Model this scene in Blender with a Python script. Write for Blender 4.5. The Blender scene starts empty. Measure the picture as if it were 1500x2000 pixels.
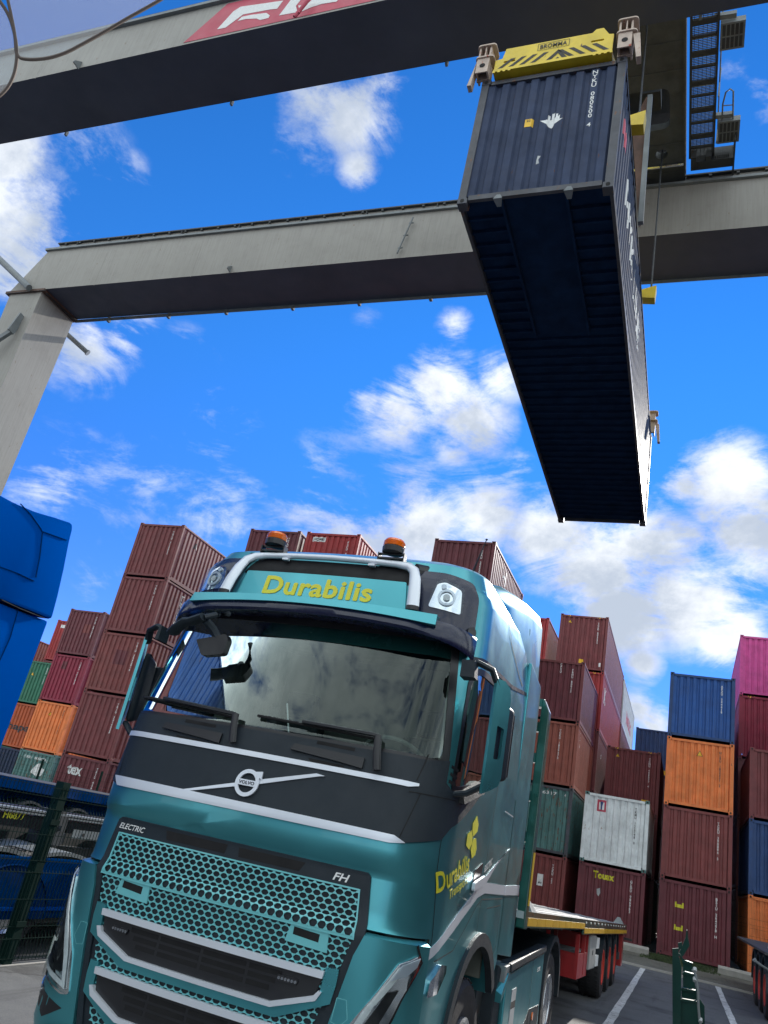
import bpy, bmesh, math, random
from mathutils import Vector, Matrix
random.seed(7)
D = bpy.data
SC = bpy.context.scene
COL = SC.collection
R_ = math.radians

# ------------------------------------------------------------------ camera
YAW, PITCH, ROLL, FPX, CAMH = R_(23.883), R_(22.466), R_(-11.962), 1522.64, 1.8
MC = (Matrix.Rotation(YAW, 3, 'Z') @ Matrix.Rotation(PITCH, 3, 'X') @ Matrix.Rotation(ROLL, 3, 'Y'))
cam = D.cameras.new('camera')
camo = D.objects.new('camera', cam)
COL.objects.link(camo)
cam.sensor_fit = 'VERTICAL'
cam.sensor_height = 36
cam.lens = FPX / 2000 * 36
cam.clip_end = 5000
cam.clip_start = 0.05
rt, fw, up = MC.col[0], MC.col[1], MC.col[2]
m4 = Matrix(((rt[0], up[0], -fw[0], 0), (rt[1], up[1], -fw[1], 0), (rt[2], up[2], -fw[2], CAMH), (0, 0, 0, 1)))
camo.matrix_world = m4
SC.camera = camo

def ray(px, py):
    return MC @ Vector(((px - 750) / FPX, 1, -(py - 1000) / FPX))
def onY(px, py, Y):
    r = ray(px, py); return Vector((0, 0, CAMH)) + r * (Y / r.y)
def onX(px, py, X):
    r = ray(px, py); return Vector((0, 0, CAMH)) + r * (X / r.x)
def onZ(px, py, Z):
    r = ray(px, py); return Vector((0, 0, CAMH)) + r * ((Z - CAMH) / r.z)

# ------------------------------------------------------------------ light
SUN_EL, SUN_AX = R_(27), R_(6)        # elevation; azimuth turned from +Y towards +X
sd = Vector((math.sin(SUN_AX) * math.cos(SUN_EL), math.cos(SUN_AX) * math.cos(SUN_EL), math.sin(SUN_EL)))
sun = D.lights.new('sun', 'SUN')
sun.energy = 2.2
sun.angle = R_(0.6)
sun.color = (1, .95, .87)
suno = D.objects.new('sun', sun)
suno.rotation_euler = (-sd).to_track_quat('-Z', 'Y').to_euler()
COL.objects.link(suno)

W = D.worlds.new('World')
SC.world = W
W.use_nodes = True
nt = W.node_tree
nt.nodes.clear()
def wn(t, **k):
    n = nt.nodes.new(t)
    for a, b in k.items(): setattr(n, a, b)
    return n
def wl(a, b): nt.links.new(a, b)
def wmath(op, a, b=None, clamp=False):
    n = wn('ShaderNodeMath', operation=op, use_clamp=clamp)
    for i, v in enumerate((a, b)):
        if v is None: continue
        if isinstance(v, (int, float)): n.inputs[i].default_value = v
        else: wl(v, n.inputs[i])
    return n.outputs[0]
def wmr(v, a, b, c=0, d=1, smooth=True):
    n = wn('ShaderNodeMapRange')
    n.interpolation_type = 'SMOOTHSTEP' if smooth else 'LINEAR'
    n.inputs['From Min'].default_value = a; n.inputs['From Max'].default_value = b
    n.inputs['To Min'].default_value = c; n.inputs['To Max'].default_value = d
    wl(v, n.inputs['Value'])
    return n.outputs['Result']
sky = wn('ShaderNodeTexSky', sky_type='NISHITA')
sky.sun_disc = False
sky.sun_elevation = SUN_EL
sky.sun_rotation = SUN_AX
sky.air_density = 1.0; sky.dust_density = 0.0; sky.ozone_density = 3.5; sky.altitude = 2500
hs = wn('ShaderNodeHueSaturation')
hs.inputs['Saturation'].default_value = 1.25
hs.inputs['Value'].default_value = 1.0
wl(sky.outputs[0], hs.inputs['Color'])
tc = wn('ShaderNodeTexCoord')
dirv = wn('ShaderNodeVectorMath', operation='NORMALIZE')
wl(tc.outputs['Generated'], dirv.inputs[0])
dv = dirv.outputs[0]
# cloud banks: where each bank of cloud stands in the sky (direction, angular size, thickness)
BANKS = [(-10,400,190,1.25),(50,500,150,1.1),(10,300,110,1.0),(120,590,100,.6),(160,670,130,.85),(240,640,100,.6),(370,700,90,.45),(620,190,90,.85),
 (700,230,105,1.0),(590,290,80,.55),(750,150,60,.7),(700,330,50,.8),(888,640,48,.95),(860,770,110,1.1),(770,810,90,1.0),
 (930,830,90,1.1),(985,735,70,.8),(720,790,60,.6),(880,880,60,.7),(1010,910,45,.75),(130,900,130,.42),(280,960,150,.42),(450,1010,140,.46),
 (90,960,100,.5),(620,1030,130,.6),(800,950,90,.75),(950,1000,120,1.0),(820,1040,120,.95),(1090,1060,130,1.15),(1180,1110,140,1.35),(1300,1060,140,1.35),
 (1420,950,130,1.35),(1490,1080,160,1.35),(1350,1170,140,1.35),(1220,1210,110,1.2),(1430,1250,90,1.15),(1255,1300,50,.9),(1275,1410,60,1.0),(1240,1380,50,1.0),
 (1330,950,60,.9),(180,290,110,.42),(250,350,70,.42),(1440,150,60,.5),(1495,190,70,.65),(700,1060,130,.7),(1260,930,50,.3),(430,830,110,.4),(720,620,60,.25),
 (1640,1000,170,.8),(1700,1250,160,.8),(1600,760,110,.7),(1750,1500,150,1.0),(650,900,120,.35),(200,1130,110,.3)]
acc = None
for (bx, by, br, bs) in BANKS:
    c = ray(bx, by).normalized()
    c2 = ray(bx + br, by).normalized()
    rad = (c - c2).length * 1.35
    n = wn('ShaderNodeVectorMath', operation='DISTANCE')
    wl(dv, n.inputs[0]); n.inputs[1].default_value = c
    g = wmr(n.outputs['Value'], 0, rad, bs, 0)
    acc = g if acc is None else wmath('MAXIMUM', acc, wmath('ADD', g, wmath('MULTIPLY', acc, .35)))
def wnoise(scale, detail, rough=.55, dist=0, vec=None, off=(0, 0, 0), st=(1, 1, 1)):
    mp = wn('ShaderNodeMapping'); mp.inputs['Location'].default_value = off; mp.inputs['Scale'].default_value = st; mp.inputs['Rotation'].default_value = (0, R_(18), 0)
    wl(vec or dv, mp.inputs[0])
    n = wn('ShaderNodeTexNoise')
    n.inputs['Scale'].default_value = scale; n.inputs['Detail'].default_value = detail
    n.inputs['Roughness'].default_value = rough; n.inputs['Distortion'].default_value = dist
    wl(mp.outputs[0], n.inputs['Vector'])
    return n.outputs[0]
n1 = wnoise(7.0, 14, .66, .7, st=(.75, .75, 1.7))
n2 = wnoise(26, 10, .66, .3, off=(3, 1, 7), st=(.8, .8, 1.6))
nz = wmath('ADD', wmath('MULTIPLY', n1, .72), wmath('MULTIPLY', n2, .28))
# the half of the sky behind the camera: broad cloud, brighter than in front
dt = wn('ShaderNodeVectorMath', operation='DOT_PRODUCT')
wl(dv, dt.inputs[0]); dt.inputs[1].default_value = fw
back = wmr(dt.outputs['Value'], .62, .35)
gn = wmr(wnoise(2.6, 8, .6, .3, off=(9, 4, 2)), .30, .55, .95, 1.3)
acc2 = wmath('MAXIMUM', acc, wmath('MULTIPLY', gn, back))
dens = wmath('ADD', wmath('MULTIPLY', acc2, .92), wmath('MULTIPLY', wmath('SUBTRACT', nz, .5), 5.2))
dens = wmath('MULTIPLY', dens, wmr(acc2, .04, .30))
cov = wmath('MULTIPLY', wmr(dens, .15, 1.2), wmr(acc2, .12, .95, .30, 1.0))
shade = wmr(wmath('ADD', wnoise(5.5, 8, .6, .2, off=(0.03, .02, -.09)), wmath('MULTIPLY', dens, -.06)), .30, .56)
cc = wn('ShaderNodeMix', data_type='RGBA')
wl(shade, cc.inputs[0])
CLD = 4.3
cc.inputs[6].default_value = (.42 * CLD, .48 * CLD, .58 * CLD, 1)
cc.inputs[7].default_value = (.84 * CLD, .87 * CLD, .91 * CLD, 1)
bk = wn('ShaderNodeMix', data_type='RGBA')          # cloud behind is raised in brightness to light the front faces
wl(back, bk.inputs[0]); wl(cc.outputs[2], bk.inputs[6])
bc = wn('ShaderNodeMix', data_type='RGBA'); wl(shade, bc.inputs[0])
bc.inputs[6].default_value = (.85 * CLD, .96 * CLD, .99 * CLD, 1)
bc.inputs[7].default_value = (1.5 * CLD, 1.6 * CLD, 1.6 * CLD, 1)
wl(bc.outputs[2], bk.inputs[7])
fm = wn('ShaderNodeMix', data_type='RGBA')
tint = wn('ShaderNodeMix', data_type='RGBA', blend_type='MULTIPLY'); tint.inputs[0].default_value = 1
sz = wn('ShaderNodeSeparateXYZ'); wl(dv, sz.inputs[0])
te = wn('ShaderNodeMix', data_type='RGBA'); wl(wmr(sz.outputs[2], .12, .62), te.inputs[0]); te.inputs[6].default_value = (.46, .42, .66, 1); te.inputs[7].default_value = (.60, .73, .87, 1)
wl(hs.outputs[0], tint.inputs[6]); wl(te.outputs[2], tint.inputs[7])
wl(cov, fm.inputs[0]); wl(tint.outputs[2], fm.inputs[6]); wl(bk.outputs[2], fm.inputs[7])
bg = wn('ShaderNodeBackground')
bg.inputs['Strength'].default_value = .10
wl(fm.outputs[2], bg.inputs['Color'])
wo = wn('ShaderNodeOutputWorld')
wl(bg.outputs[0], wo.inputs['Surface'])

SC.view_settings.view_transform = 'Standard'
SC.view_settings.look = 'None'
SC.view_settings.exposure = 1.62
SC.view_settings.gamma = 1

# ------------------------------------------------------------------ materials
def pmat(name, col, rough=.5, metal=0, coat=0, var=.12, scale=2.5, bump=0, bscale=40, rust=0, streak=0, rustcol=(.12, .05, .025), spec=.5, alt=None, coatr=.05, dirt=0):
    m = D.materials.new(name); m.use_nodes = True
    t = m.node_tree; b = t.nodes['Principled BSDF']
    b.inputs['Roughness'].default_value = rough
    b.inputs['Metallic'].default_value = metal
    b.inputs['Coat Weight'].default_value = coat
    b.inputs['Coat Roughness'].default_value = coatr
    b.inputs['Specular IOR Level'].default_value = spec
    N = t.nodes.new; L = t.links.new
    co = N('ShaderNodeTexCoord'); oi = N('ShaderNodeObjectInfo')
    ad = N('ShaderNodeVectorMath'); ad.operation = 'ADD'
    sc = N('ShaderNodeMath'); sc.operation = 'MULTIPLY'; sc.inputs[1].default_value = 57
    L(oi.outputs['Random'], sc.inputs[0]); L(sc.outputs[0], ad.inputs[1]); L(co.outputs['Object'], ad.inputs[0])
    def noise(s, det=6, ro=.6, st=None):
        n = N('ShaderNodeTexNoise'); n.inputs['Scale'].default_value = s; n.inputs['Detail'].default_value = det; n.inputs['Roughness'].default_value = ro
        if st:
            mp = N('ShaderNodeMapping'); mp.inputs['Scale'].default_value = st
            L(ad.outputs[0], mp.inputs[0]); L(mp.outputs[0], n.inputs['Vector'])
        else: L(ad.outputs[0], n.inputs['Vector'])
        return n.outputs[0]
    def mr(v, a, bb, c, d):
        n = N('ShaderNodeMapRange'); n.inputs[1].default_value = a; n.inputs[2].default_value = bb; n.inputs[3].default_value = c; n.inputs[4].default_value = d
        L(v, n.inputs[0]); return n.outputs[0]
    def mix(f, a, c):
        n = N('ShaderNodeMix'); n.data_type = 'RGBA'
        L(f, n.inputs[0])
        for i, v in ((6, a), (7, c)):
            if isinstance(v, tuple): n.inputs[i].default_value = (*v, 1)
            else: L(v, n.inputs[i])
        return n.outputs[2]
    lo = tuple(c * (1 - var) for c in col); hi = alt or tuple(min(1, c * (1 + var)) for c in col)
    c = mix(mr(noise(scale), .3, .7, 0, 1), lo, hi)
    if streak:
        c = mix(mr(noise(3, 5, .6, (6, 6, .25)), .42, .75, 0, streak), c, tuple(x * .45 + .015 for x in col))
    if dirt:
        c = mix(mr(noise(1.3, 8, .7), .5, .75, 0, dirt), c, (.10, .085, .07))
    if rust:
        c = mix(mr(noise(9, 9, .72, (1, 1, .4)), .66 - rust * .12, .70 - rust * .12, 0, 1), c, rustcol)
    L(c, b.inputs['Base Color'])
    L(mr(noise(scale * 3), .3, .7, max(.02, rough - .08), min(1, rough + .10)), b.inputs['Roughness'])
    if bump:
        bn = N('ShaderNodeBump'); bn.inputs['Strength'].default_value = bump; bn.inputs['Distance'].default_value = .01
        L(noise(bscale), bn.inputs['Height']); L(bn.outputs[0], b.inputs['Normal'])
    return m
def emat(name, col, st):
    m = D.materials.new(name); m.use_nodes = True
    b = m.node_tree.nodes['Principled BSDF']
    b.inputs['Base Color'].default_value = (*col, 1)
    b.inputs['Emission Color'].default_value = (*col, 1); b.inputs['Emission Strength'].default_value = st
    return m
def glassmat(name, tint, refl=.28, rough=.01, ior=1.6, milky=0):
    m = D.materials.new(name); m.use_nodes = True
    t = m.node_tree; t.nodes.clear()
    N = t.nodes.new; L = t.links.new
    tr = N('ShaderNodeBsdfTransparent'); tr.inputs[0].default_value = (*tint, 1)
    gl = N('ShaderNodeBsdfGlossy'); gl.inputs['Roughness'].default_value = rough; gl.inputs[0].default_value = (.86, .98, .96, 1)
    fr = N('ShaderNodeFresnel'); fr.inputs['IOR'].default_value = ior
    mm = N('ShaderNodeMath'); mm.operation = 'ADD'; mm.use_clamp = True; mm.inputs[1].default_value = refl
    L(fr.outputs[0], mm.inputs[0])
    if milky:
        df = N('ShaderNodeBsdfTranslucent'); df.inputs[0].default_value = (.85, .88, .9, 1); m2 = N('ShaderNodeMixShader'); m2.inputs[0].default_value = milky; L(tr.outputs[0], m2.inputs[1]); L(df.outputs[0], m2.inputs[2]); tr = m2
    mx = N('ShaderNodeMixShader'); L(mm.outputs[0], mx.inputs[0]); L(tr.outputs[0], mx.inputs[1]); L(gl.outputs[0], mx.inputs[2])
    o = N('ShaderNodeOutputMaterial'); L(mx.outputs[0], o.inputs['Surface'])
    return m
M = {}
CP = dict(spec=.35, rough=.5, var=.2, bump=.55, bscale=2.2)
M['brown'] = pmat('paint_brown', (.175, .042, .045), rust=.05, streak=.35, dirt=.12, **CP)
M['brown2'] = pmat('paint_redbrown', (.20, .050, .048), rust=.08, streak=.35, dirt=.12, **CP)
M['maroon'] = pmat('paint_maroon', (.135, .031, .040), rust=.03, streak=.3, dirt=.1, **CP)
M['rust'] = pmat('paint_rustbrown', (.29, .086, .060), rust=.15, streak=.3, dirt=.15, **CP)
M['crimson'] = pmat('paint_crimson', (.24, .018, .045), rust=.03, streak=.3, dirt=.08, **CP)
M['red'] = pmat('paint_red', (.32, .030, .032), rust=.04, streak=.3, dirt=.1, **CP)
M['orange'] = pmat('paint_orange', (.74, .205, .058), rust=.06, streak=.22, dirt=.08, **CP)
M['burnt'] = pmat('paint_burnt_orange', (.42, .085, .025), rust=.08, streak=.4, dirt=.2, **CP)
M['pink'] = pmat('paint_pink', (.56, .075, .27), rust=.02, streak=.12, dirt=.05, **CP)
M['navy'] = pmat('paint_navy', (.022, .060, .175), rust=.1, streak=.4, dirt=.15, **CP)
M['blue'] = pmat('paint_blue', (.018, .085, .30), rust=.1, streak=.5, dirt=.15, **CP)
M['teal'] = pmat('paint_worn_teal', (.085, .20, .19), rust=.75, streak=.5, dirt=.25, **CP)
M['green'] = pmat('paint_green', (.03, .16, .095), rust=.08, streak=.35, dirt=.1, **CP)
M['white'] = pmat('paint_white', (.68, .72, .73), rust=.18, streak=.16, dirt=.12, rustcol=(.25, .12, .06), **CP)
M['grey'] = pmat('paint_grey', (.42, .44, .45), rust=.05, streak=.2, **CP)
M['darkblue'] = pmat('paint_dark_blue', (.010, .022, .06), rust=.1, streak=.3, **CP)
M['hang'] = pmat('paint_slate_blue', (.044, .060, .108), rust=.16, streak=.3, dirt=.12, **{**CP, 'spec': .12, 'rough': .65})
M['hangframe'] = pmat('steel_worn_grey', (.052, .056, .070), .5, rust=.55, var=.3, streak=.4)
M['under'] = pmat('underside_tar', (.008, .024, .062), .85, var=.3, spec=.08)
M['cast'] = pmat('casting_steel', (.045, .035, .035), .6, var=.3, rust=.4)
M['hole'] = pmat('dark_hole', (.004, .004, .005), .8, var=0)
M['wtext'] = pmat('lettering_white', (.72, .73, .72), .55, var=.1, scale=30)
M['btext'] = pmat('lettering_dark', (.03, .03, .035), .55, var=.1)
M['ytext'] = pmat('lettering_yellow', (.62, .58, .03), .5, var=.06)
M['labely'] = pmat('label_yellow', (.75, .45, .02), .5, var=.1)
M['girder'] = pmat('girder_paint', (.315, .305, .28), .5, var=.05, scale=.5, bump=.10, bscale=2, rust=.22, rustcol=(.20, .15, .11), streak=.30, dirt=.2, spec=.3)
M['girdshade'] = pmat('girder_paint_shaded', (.060, .075, .115), .6, var=.15, scale=.6)  # girder paint again, darkened to carry the shade underneath
M['gsteel'] = pmat('grey_steel', (.17, .19, .20), .5, var=.2, rust=.12)
M['dsteel'] = pmat('dark_steel', (.035, .04, .045), .55, var=.3, rust=.2)
M['rsteel'] = pmat('rusty_steel', (.10, .055, .04), .7, var=.4, rust=.5)
M['banner'] = pmat('banner_red', (.46, .055, .095), .5, var=.12, scale=1)
M['yellow'] = pmat('spreader_yellow', (.68, .50, .025), .4, var=.15, rust=.1, dirt=.3, scale=3)
M['flip'] = pmat('flipper_beige', (.48, .38, .31), .5, var=.2, rust=.45, rustcol=(.35, .05, .02), scale=5)
M['hazard'] = pmat('hazard_black', (.03, .028, .022), .6, var=.3)
M['paint'] = pmat('truck_teal_metallic', (.078, .345, .395), .34, .80, coat=.22, var=.04, scale=.7, coatr=.03)
M['paintd'] = pmat('truck_dark_gloss', (.006, .010, .035), .25, .0, coat=.35, var=.1, coatr=.03, spec=.35)
M['plastic'] = pmat('black_textured_plastic', (.010, .018, .026), .55, var=.1, bump=.3, bscale=600, spec=.4)
M['plasticd'] = pmat('black_plastic', (.010, .011, .014), .4, var=.15)
M['silver'] = pmat('satin_silver', (.66, .70, .76), .36, .35, var=.02, scale=.5)
M['chrome'] = pmat('chrome', (.75, .77, .80), .10, 1, var=.03)
M['mesh'] = pmat('grille_teal', (.15, .50, .53), .42, .1, coat=.3, var=.05)
M['lens'] = glassmat('lamp_lens', (.90, .94, .96), .0, ior=1.35)
M['amber'] = pmat('amber_lens', (.80, .16, .01), .15, coat=1, var=.1)
M['rubber'] = pmat('tyre_rubber', (.016, .016, .018), .75, var=.25, bump=.4, bscale=60)
M['rim'] = pmat('rim_alloy', (.50, .52, .55), .25, .9, var=.1)
M['redrim'] = pmat('rim_red', (.45, .035, .02), .45, var=.2, dirt=.3)
M['trred'] = pmat('trailer_red', (.33, .012, .015), .38, coat=.4, var=.15, dirt=.2)
M['trgreen'] = pmat('trailer_green', (.006, .060, .045), .32, coat=.5, var=.15)
M['tape'] = pmat('reflective_tape', (.62, .36, .02), .4, var=.1)
M['deck'] = pmat('deck_steel', (.30, .31, .31), .45, .3, var=.25, rust=.12)
M['box'] = pmat('toolbox_grey', (.28, .29, .29), .5, var=.1)
M['curtain'] = pmat('cab_lining', (.20, .22, .19), .8, var=.15)
M['dash'] = pmat('dashboard', (.030, .036, .042), .6, var=.1)
M['seat'] = pmat('seat_fabric', (.05, .06, .065), .85, var=.2)
M['wind'] = glassmat('windscreen_glass', (.62, .72, .70), .0, ior=1.45)
M['side'] = glassmat('side_glass', (.30, .36, .36), .25)
M['strip'] = pmat('sunstrip', (.006, .050, .050), .2, coat=.3, var=.1)
M['bluep'] = pmat('truck_blue', (.000, .060, .32), .5, coat=0, var=.06, scale=.6, spec=0)
M['bluedark'] = pmat('chassis_blue', (.000, .03, .13), .6, var=.2, dirt=.2, spec=0)
M['fence'] = pmat('fence_green', (.006, .022, .018), .85, var=.2, spec=.08)
M['barrier'] = pmat('barrier_green', (.004, .034, .028), .5, var=.2, spec=.2, dirt=.15)
M['concrete'] = pmat('kerb_concrete', (.30, .29, .27), .85, var=.15, bump=.3, bscale=30, scale=5)
M['paintw'] = pmat('road_marking', (.50, .51, .51), .75, var=.2, scale=8, dirt=.6, rust=.75, rustcol=(.07, .072, .078))
M['glasses'] = glassmat('clear_plastic', (.50, .60, .68), .03, rough=.2, milky=.10)
M['glrim'] = pmat('clear_rim', (.20, .165, .15), .7, var=.05, spec=.1)

# ------------------------------------------------------------------ helpers
def link(name, bm, mat, parent=None, smooth=False, loc=None, rot=None):
    me = D.meshes.new(name)
    bm.normal_update()
    bm.to_mesh(me); bm.free()
    mats = mat if isinstance(mat, (list, tuple)) else [mat]
    for mm in mats: me.materials.append(mm)
    if smooth:
        for p in me.polygons: p.use_smooth = True
        try: me.set_sharp_from_angle(angle=R_(38))
        except Exception: pass
    o = D.objects.new(name, me)
    COL.objects.link(o)
    if parent is not None: o.parent = parent
    if loc is not None: o.location = loc
    if rot is not None: o.rotation_euler = rot
    return o
def tag(o, label=None, cat=None, group=None, kind=None):
    if label: o['label'] = label
    if cat: o['category'] = cat
    if group: o['group'] = group
    if kind: o['kind'] = kind
    return o
def empty(name, loc=(0, 0, 0), label=None, cat=None, group=None, rot=None):
    o = D.objects.new(name, None); COL.objects.link(o); o.location = loc
    o.empty_display_size = .2
    if rot: o.rotation_euler = rot
    return tag(o, label, cat, group)
def nb(): return bmesh.new()
def bx(bm, x0, x1, y0, y1, z0, z1, mi=0):
    v = [bm.verts.new(p) for p in ((x0, y0, z0), (x1, y0, z0), (x1, y1, z0), (x0, y1, z0), (x0, y0, z1), (x1, y0, z1), (x1, y1, z1), (x0, y1, z1))]
    for f in ((0, 3, 2, 1), (4, 5, 6, 7), (0, 1, 5, 4), (1, 2, 6, 5), (2, 3, 7, 6), (3, 0, 4, 7)):
        bm.faces.new([v[i] for i in f]).material_index = mi
    return v
def box(name, x0, x1, y0, y1, z0, z1, mat, parent=None, bev=0):
    bm = nb(); bx(bm, x0, x1, y0, y1, z0, z1)
    if bev: bmesh.ops.bevel(bm, geom=bm.edges[:], offset=bev, segments=2, affect='EDGES', profile=.6)
    return link(name, bm, mat, parent)
def hexa(bm, P):
    """eight corners: bottom ring 4, top ring 4"""
    v = [bm.verts.new(p) for p in P]
    for f in ((0, 3, 2, 1), (4, 5, 6, 7), (0, 1, 5, 4), (1, 2, 6, 5), (2, 3, 7, 6), (3, 0, 4, 7)):
        bm.faces.new([v[i] for i in f])
def beam(bm, a, b, w, h=None, upv=(0, 0, 1)):
    a, b = Vector(a), Vector(b); h = h or w
    d = (b - a).normalized(); u = Vector(upv)
    if abs(d.dot(u)) > .97: u = Vector((0, 1, 0))
    s = d.cross(u).normalized(); u = s.cross(d)
    P = [p + s * i * w / 2 + u * j * h / 2 for p in (a, b) for i, j in ((-1, -1), (1, -1), (1, 1), (-1, 1))]
    hexa(bm, P)
def cyl(bm, a, b, r, n=14, r2=None, cap=True):
    a, b = Vector(a), Vector(b); d = (b - a).normalized(); r2 = r if r2 is None else r2
    u = Vector((0, 0, 1)) if abs(d.z) < .9 else Vector((1, 0, 0))
    s = d.cross(u).normalized(); u = s.cross(d)
    A = []; B = []
    for i in range(n):
        t = 2 * math.pi * i / n; q = s * math.cos(t) + u * math.sin(t)
        A.append(bm.verts.new(a + q * r)); B.append(bm.verts.new(b + q * r2))
    for i in range(n): bm.faces.new((A[i], A[(i + 1) % n], B[(i + 1) % n], B[i]))
    if cap: bm.faces.new(A[::-1]); bm.faces.new(B)
def tube(bm, pts, r, n=8, rz=None, rr=None):
    """sweep an ellipse (r across, rz deep) along a path"""
    pts = [Vector(p) for p in pts]; rings = []
    for i, p in enumerate(pts):
        d = (pts[min(i + 1, len(pts) - 1)] - pts[max(i - 1, 0)]).normalized()
        u = Vector((0, 1, 0)) if abs(d.y) < .9 else Vector((0, 0, 1))
        s = d.cross(u).normalized(); u2 = s.cross(d).normalized()
        q = rr[i] if rr else 1; rings.append([bm.verts.new(p + s * math.cos(2 * math.pi * k / n) * r * q + u2 * math.sin(2 * math.pi * k / n) * (rz or r)) for k in range(n)])
    for a, b in zip(rings, rings[1:]):
        for k in range(n): bm.faces.new((a[k], a[(k + 1) % n], b[(k + 1) % n], b[k]))
    bm.faces.new(rings[0][::-1]); bm.faces.new(rings[-1])
def lathe(bm, prof, axis='x', n=32, c=(0, 0, 0)):
    """prof: list of (along, radius)"""
    rings = []
    for a, r in prof:
        ring = []
        for i in range(n):
            t = 2 * math.pi * i / n; p, q = math.cos(t) * r, math.sin(t) * r
            v = {'x': (a, p, q), 'y': (p, a, q), 'z': (p, q, a)}[axis]
            ring.append(bm.verts.new(Vector(v) + Vector(c)))
        rings.append(ring)
    for a, b in zip(rings, rings[1:]):
        for k in range(n): bm.faces.new((a[k], a[(k + 1) % n], b[(k + 1) % n], b[k]))
    bm.faces.new(rings[0][::-1]); bm.faces.new(rings[-1])
    bmesh.ops.recalc_face_normals(bm, faces=bm.faces[:])
def rounded(poly, r, n=4):
    out = []; N = len(poly)
    for i in range(N):
        p = Vector(poly[i]); a = Vector(poly[i - 1]); b = Vector(poly[(i + 1) % N])
        ra = min(r, (a - p).length * .45); rb = min(r, (b - p).length * .45)
        q0 = p + (a - p).normalized() * ra; q1 = p + (b - p).normalized() * rb
        for k in range(n + 1):
            t = k / n; out.append(tuple((1 - t) ** 2 * q0 + 2 * t * (1 - t) * p + t * t * q1))
    return out
def flat(polys):
    """2-D mesh of outlines, later ones cut holes"""
    cu = D.curves.new('outline', 'CURVE'); cu.dimensions = '2D'; cu.fill_mode = 'BOTH'
    for P in polys:
        sp = cu.splines.new('POLY'); sp.points.add(len(P) - 1)
        for i, p in enumerate(P): sp.points[i].co = (p[0], p[1], 0, 1)
        sp.use_cyclic_u = True
    ob = D.objects.new('outline', cu)
    me = D.meshes.new_from_object(ob)
    bm = nb(); bm.from_mesh(me)
    D.objects.remove(ob); D.curves.remove(cu); D.meshes.remove(me)
    bmesh.ops.remove_doubles(bm, verts=bm.verts[:], dist=1e-5)
    return bm
def text2d(s, h=None, w=None, bold=0, shear=0, vertical=False, space=1.0):
    cu = D.curves.new('lettering', 'FONT')
    cu.body = '\n'.join(s) if vertical else s
    cu.align_x = 'CENTER'; cu.offset = bold; cu.shear = shear; cu.space_line = .82 if vertical else 1; cu.space_character = space
    cu.resolution_u = 3
    ob = D.objects.new('lettering', cu)
    me = D.meshes.new_from_object(ob)
    bm = nb(); bm.from_mesh(me)
    D.objects.remove(ob); D.curves.remove(cu); D.meshes.remove(me)
    xs = [v.co.x for v in bm.verts]; ys = [v.co.y for v in bm.verts]
    x0, x1, y0, y1 = min(xs), max(xs), min(ys), max(ys)
    sy = h / (y1 - y0) if h else w / (x1 - x0)
    sx = w / (x1 - x0) if w else sy
    for v in bm.verts: v.co = ((v.co.x - (x0 + x1) / 2) * sx, (v.co.y - (y0 + y1) / 2) * sy, 0)
    return bm
def cuts(bm, xs=(), ys=()):
    for ax, L in ((0, xs), (1, ys)):
        for c in L:
            co = (c, 0, 0) if ax == 0 else (0, c, 0); no = (1, 0, 0) if ax == 0 else (0, 1, 0)
            bmesh.ops.bisect_plane(bm, geom=bm.verts[:] + bm.edges[:] + bm.faces[:], plane_co=co, plane_no=no, dist=1e-6)
def frange(a, b, s):
    n = max(1, int((b - a) / s)); return [a + (b - a) * i / n for i in range(1, n)]
def bounds(bm):
    xs = [v.co.x for v in bm.verts]; ys = [v.co.y for v in bm.verts]
    return min(xs), max(xs), min(ys), max(ys)
def slab(bm, fn, thick):
    """map the 2-D mesh with fn(u,v,offset) and give it a body of the given thickness below"""
    bm.verts.ensure_lookup_table()
    top = {v: (v.co.x, v.co.y) for v in bm.verts}
    faces = bm.faces[:]
    if thick:
        be = [e for e in bm.edges if len(e.link_faces) == 1]
        low = {v: bm.verts.new((0, 0, 0)) for v in list(top)}
        pairs = {v: top[v] for v in top}
        newf = []
        for f in faces: newf.append(bm.faces.new([low[v] for v in reversed(f.verts)]))
        for e in be:
            a, b = e.verts
            try: bm.faces.new((a, b, low[b], low[a]))
            except ValueError: pass
        for v, (x, y) in pairs.items():
            v.co = fn(x, y, 0); low[v].co = fn(x, y, -thick)
    else:
        for v, (x, y) in top.items(): v.co = fn(x, y, 0)
    bmesh.ops.recalc_face_normals(bm, faces=bm.faces[:])
def prism(name, pts, axis, a0, a1, mat, parent=None, bev=0, smooth=False):
    """outline extruded along an axis: x -> pts are (y,z); y -> (x,z); z -> (x,y)"""
    bm = nb(); f = []
    for a in (a0, a1):
        f.append([bm.verts.new({'x': (a, p[0], p[1]), 'y': (p[0], a, p[1]), 'z': (p[0], p[1], a)}[axis]) for p in pts])
    n = len(pts)
    bm.faces.new(f[0]); bm.faces.new(f[1][::-1])
    for i in range(n): bm.faces.new((f[0][i], f[1][i], f[1][(i + 1) % n], f[0][(i + 1) % n]))
    bmesh.ops.recalc_face_normals(bm, faces=bm.faces[:])
    if bev: bmesh.ops.bevel(bm, geom=bm.edges[:], offset=bev, segments=2, affect='EDGES', profile=.6)
    return link(name, bm, mat, parent, smooth)
def copy_tree(o, parent=None):
    c = o.copy(); COL.objects.link(c)
    if parent is not None: c.parent = parent
    for ch in [x for x in D.objects if x.parent == o]: copy_tree(ch, c)
    return c

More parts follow.
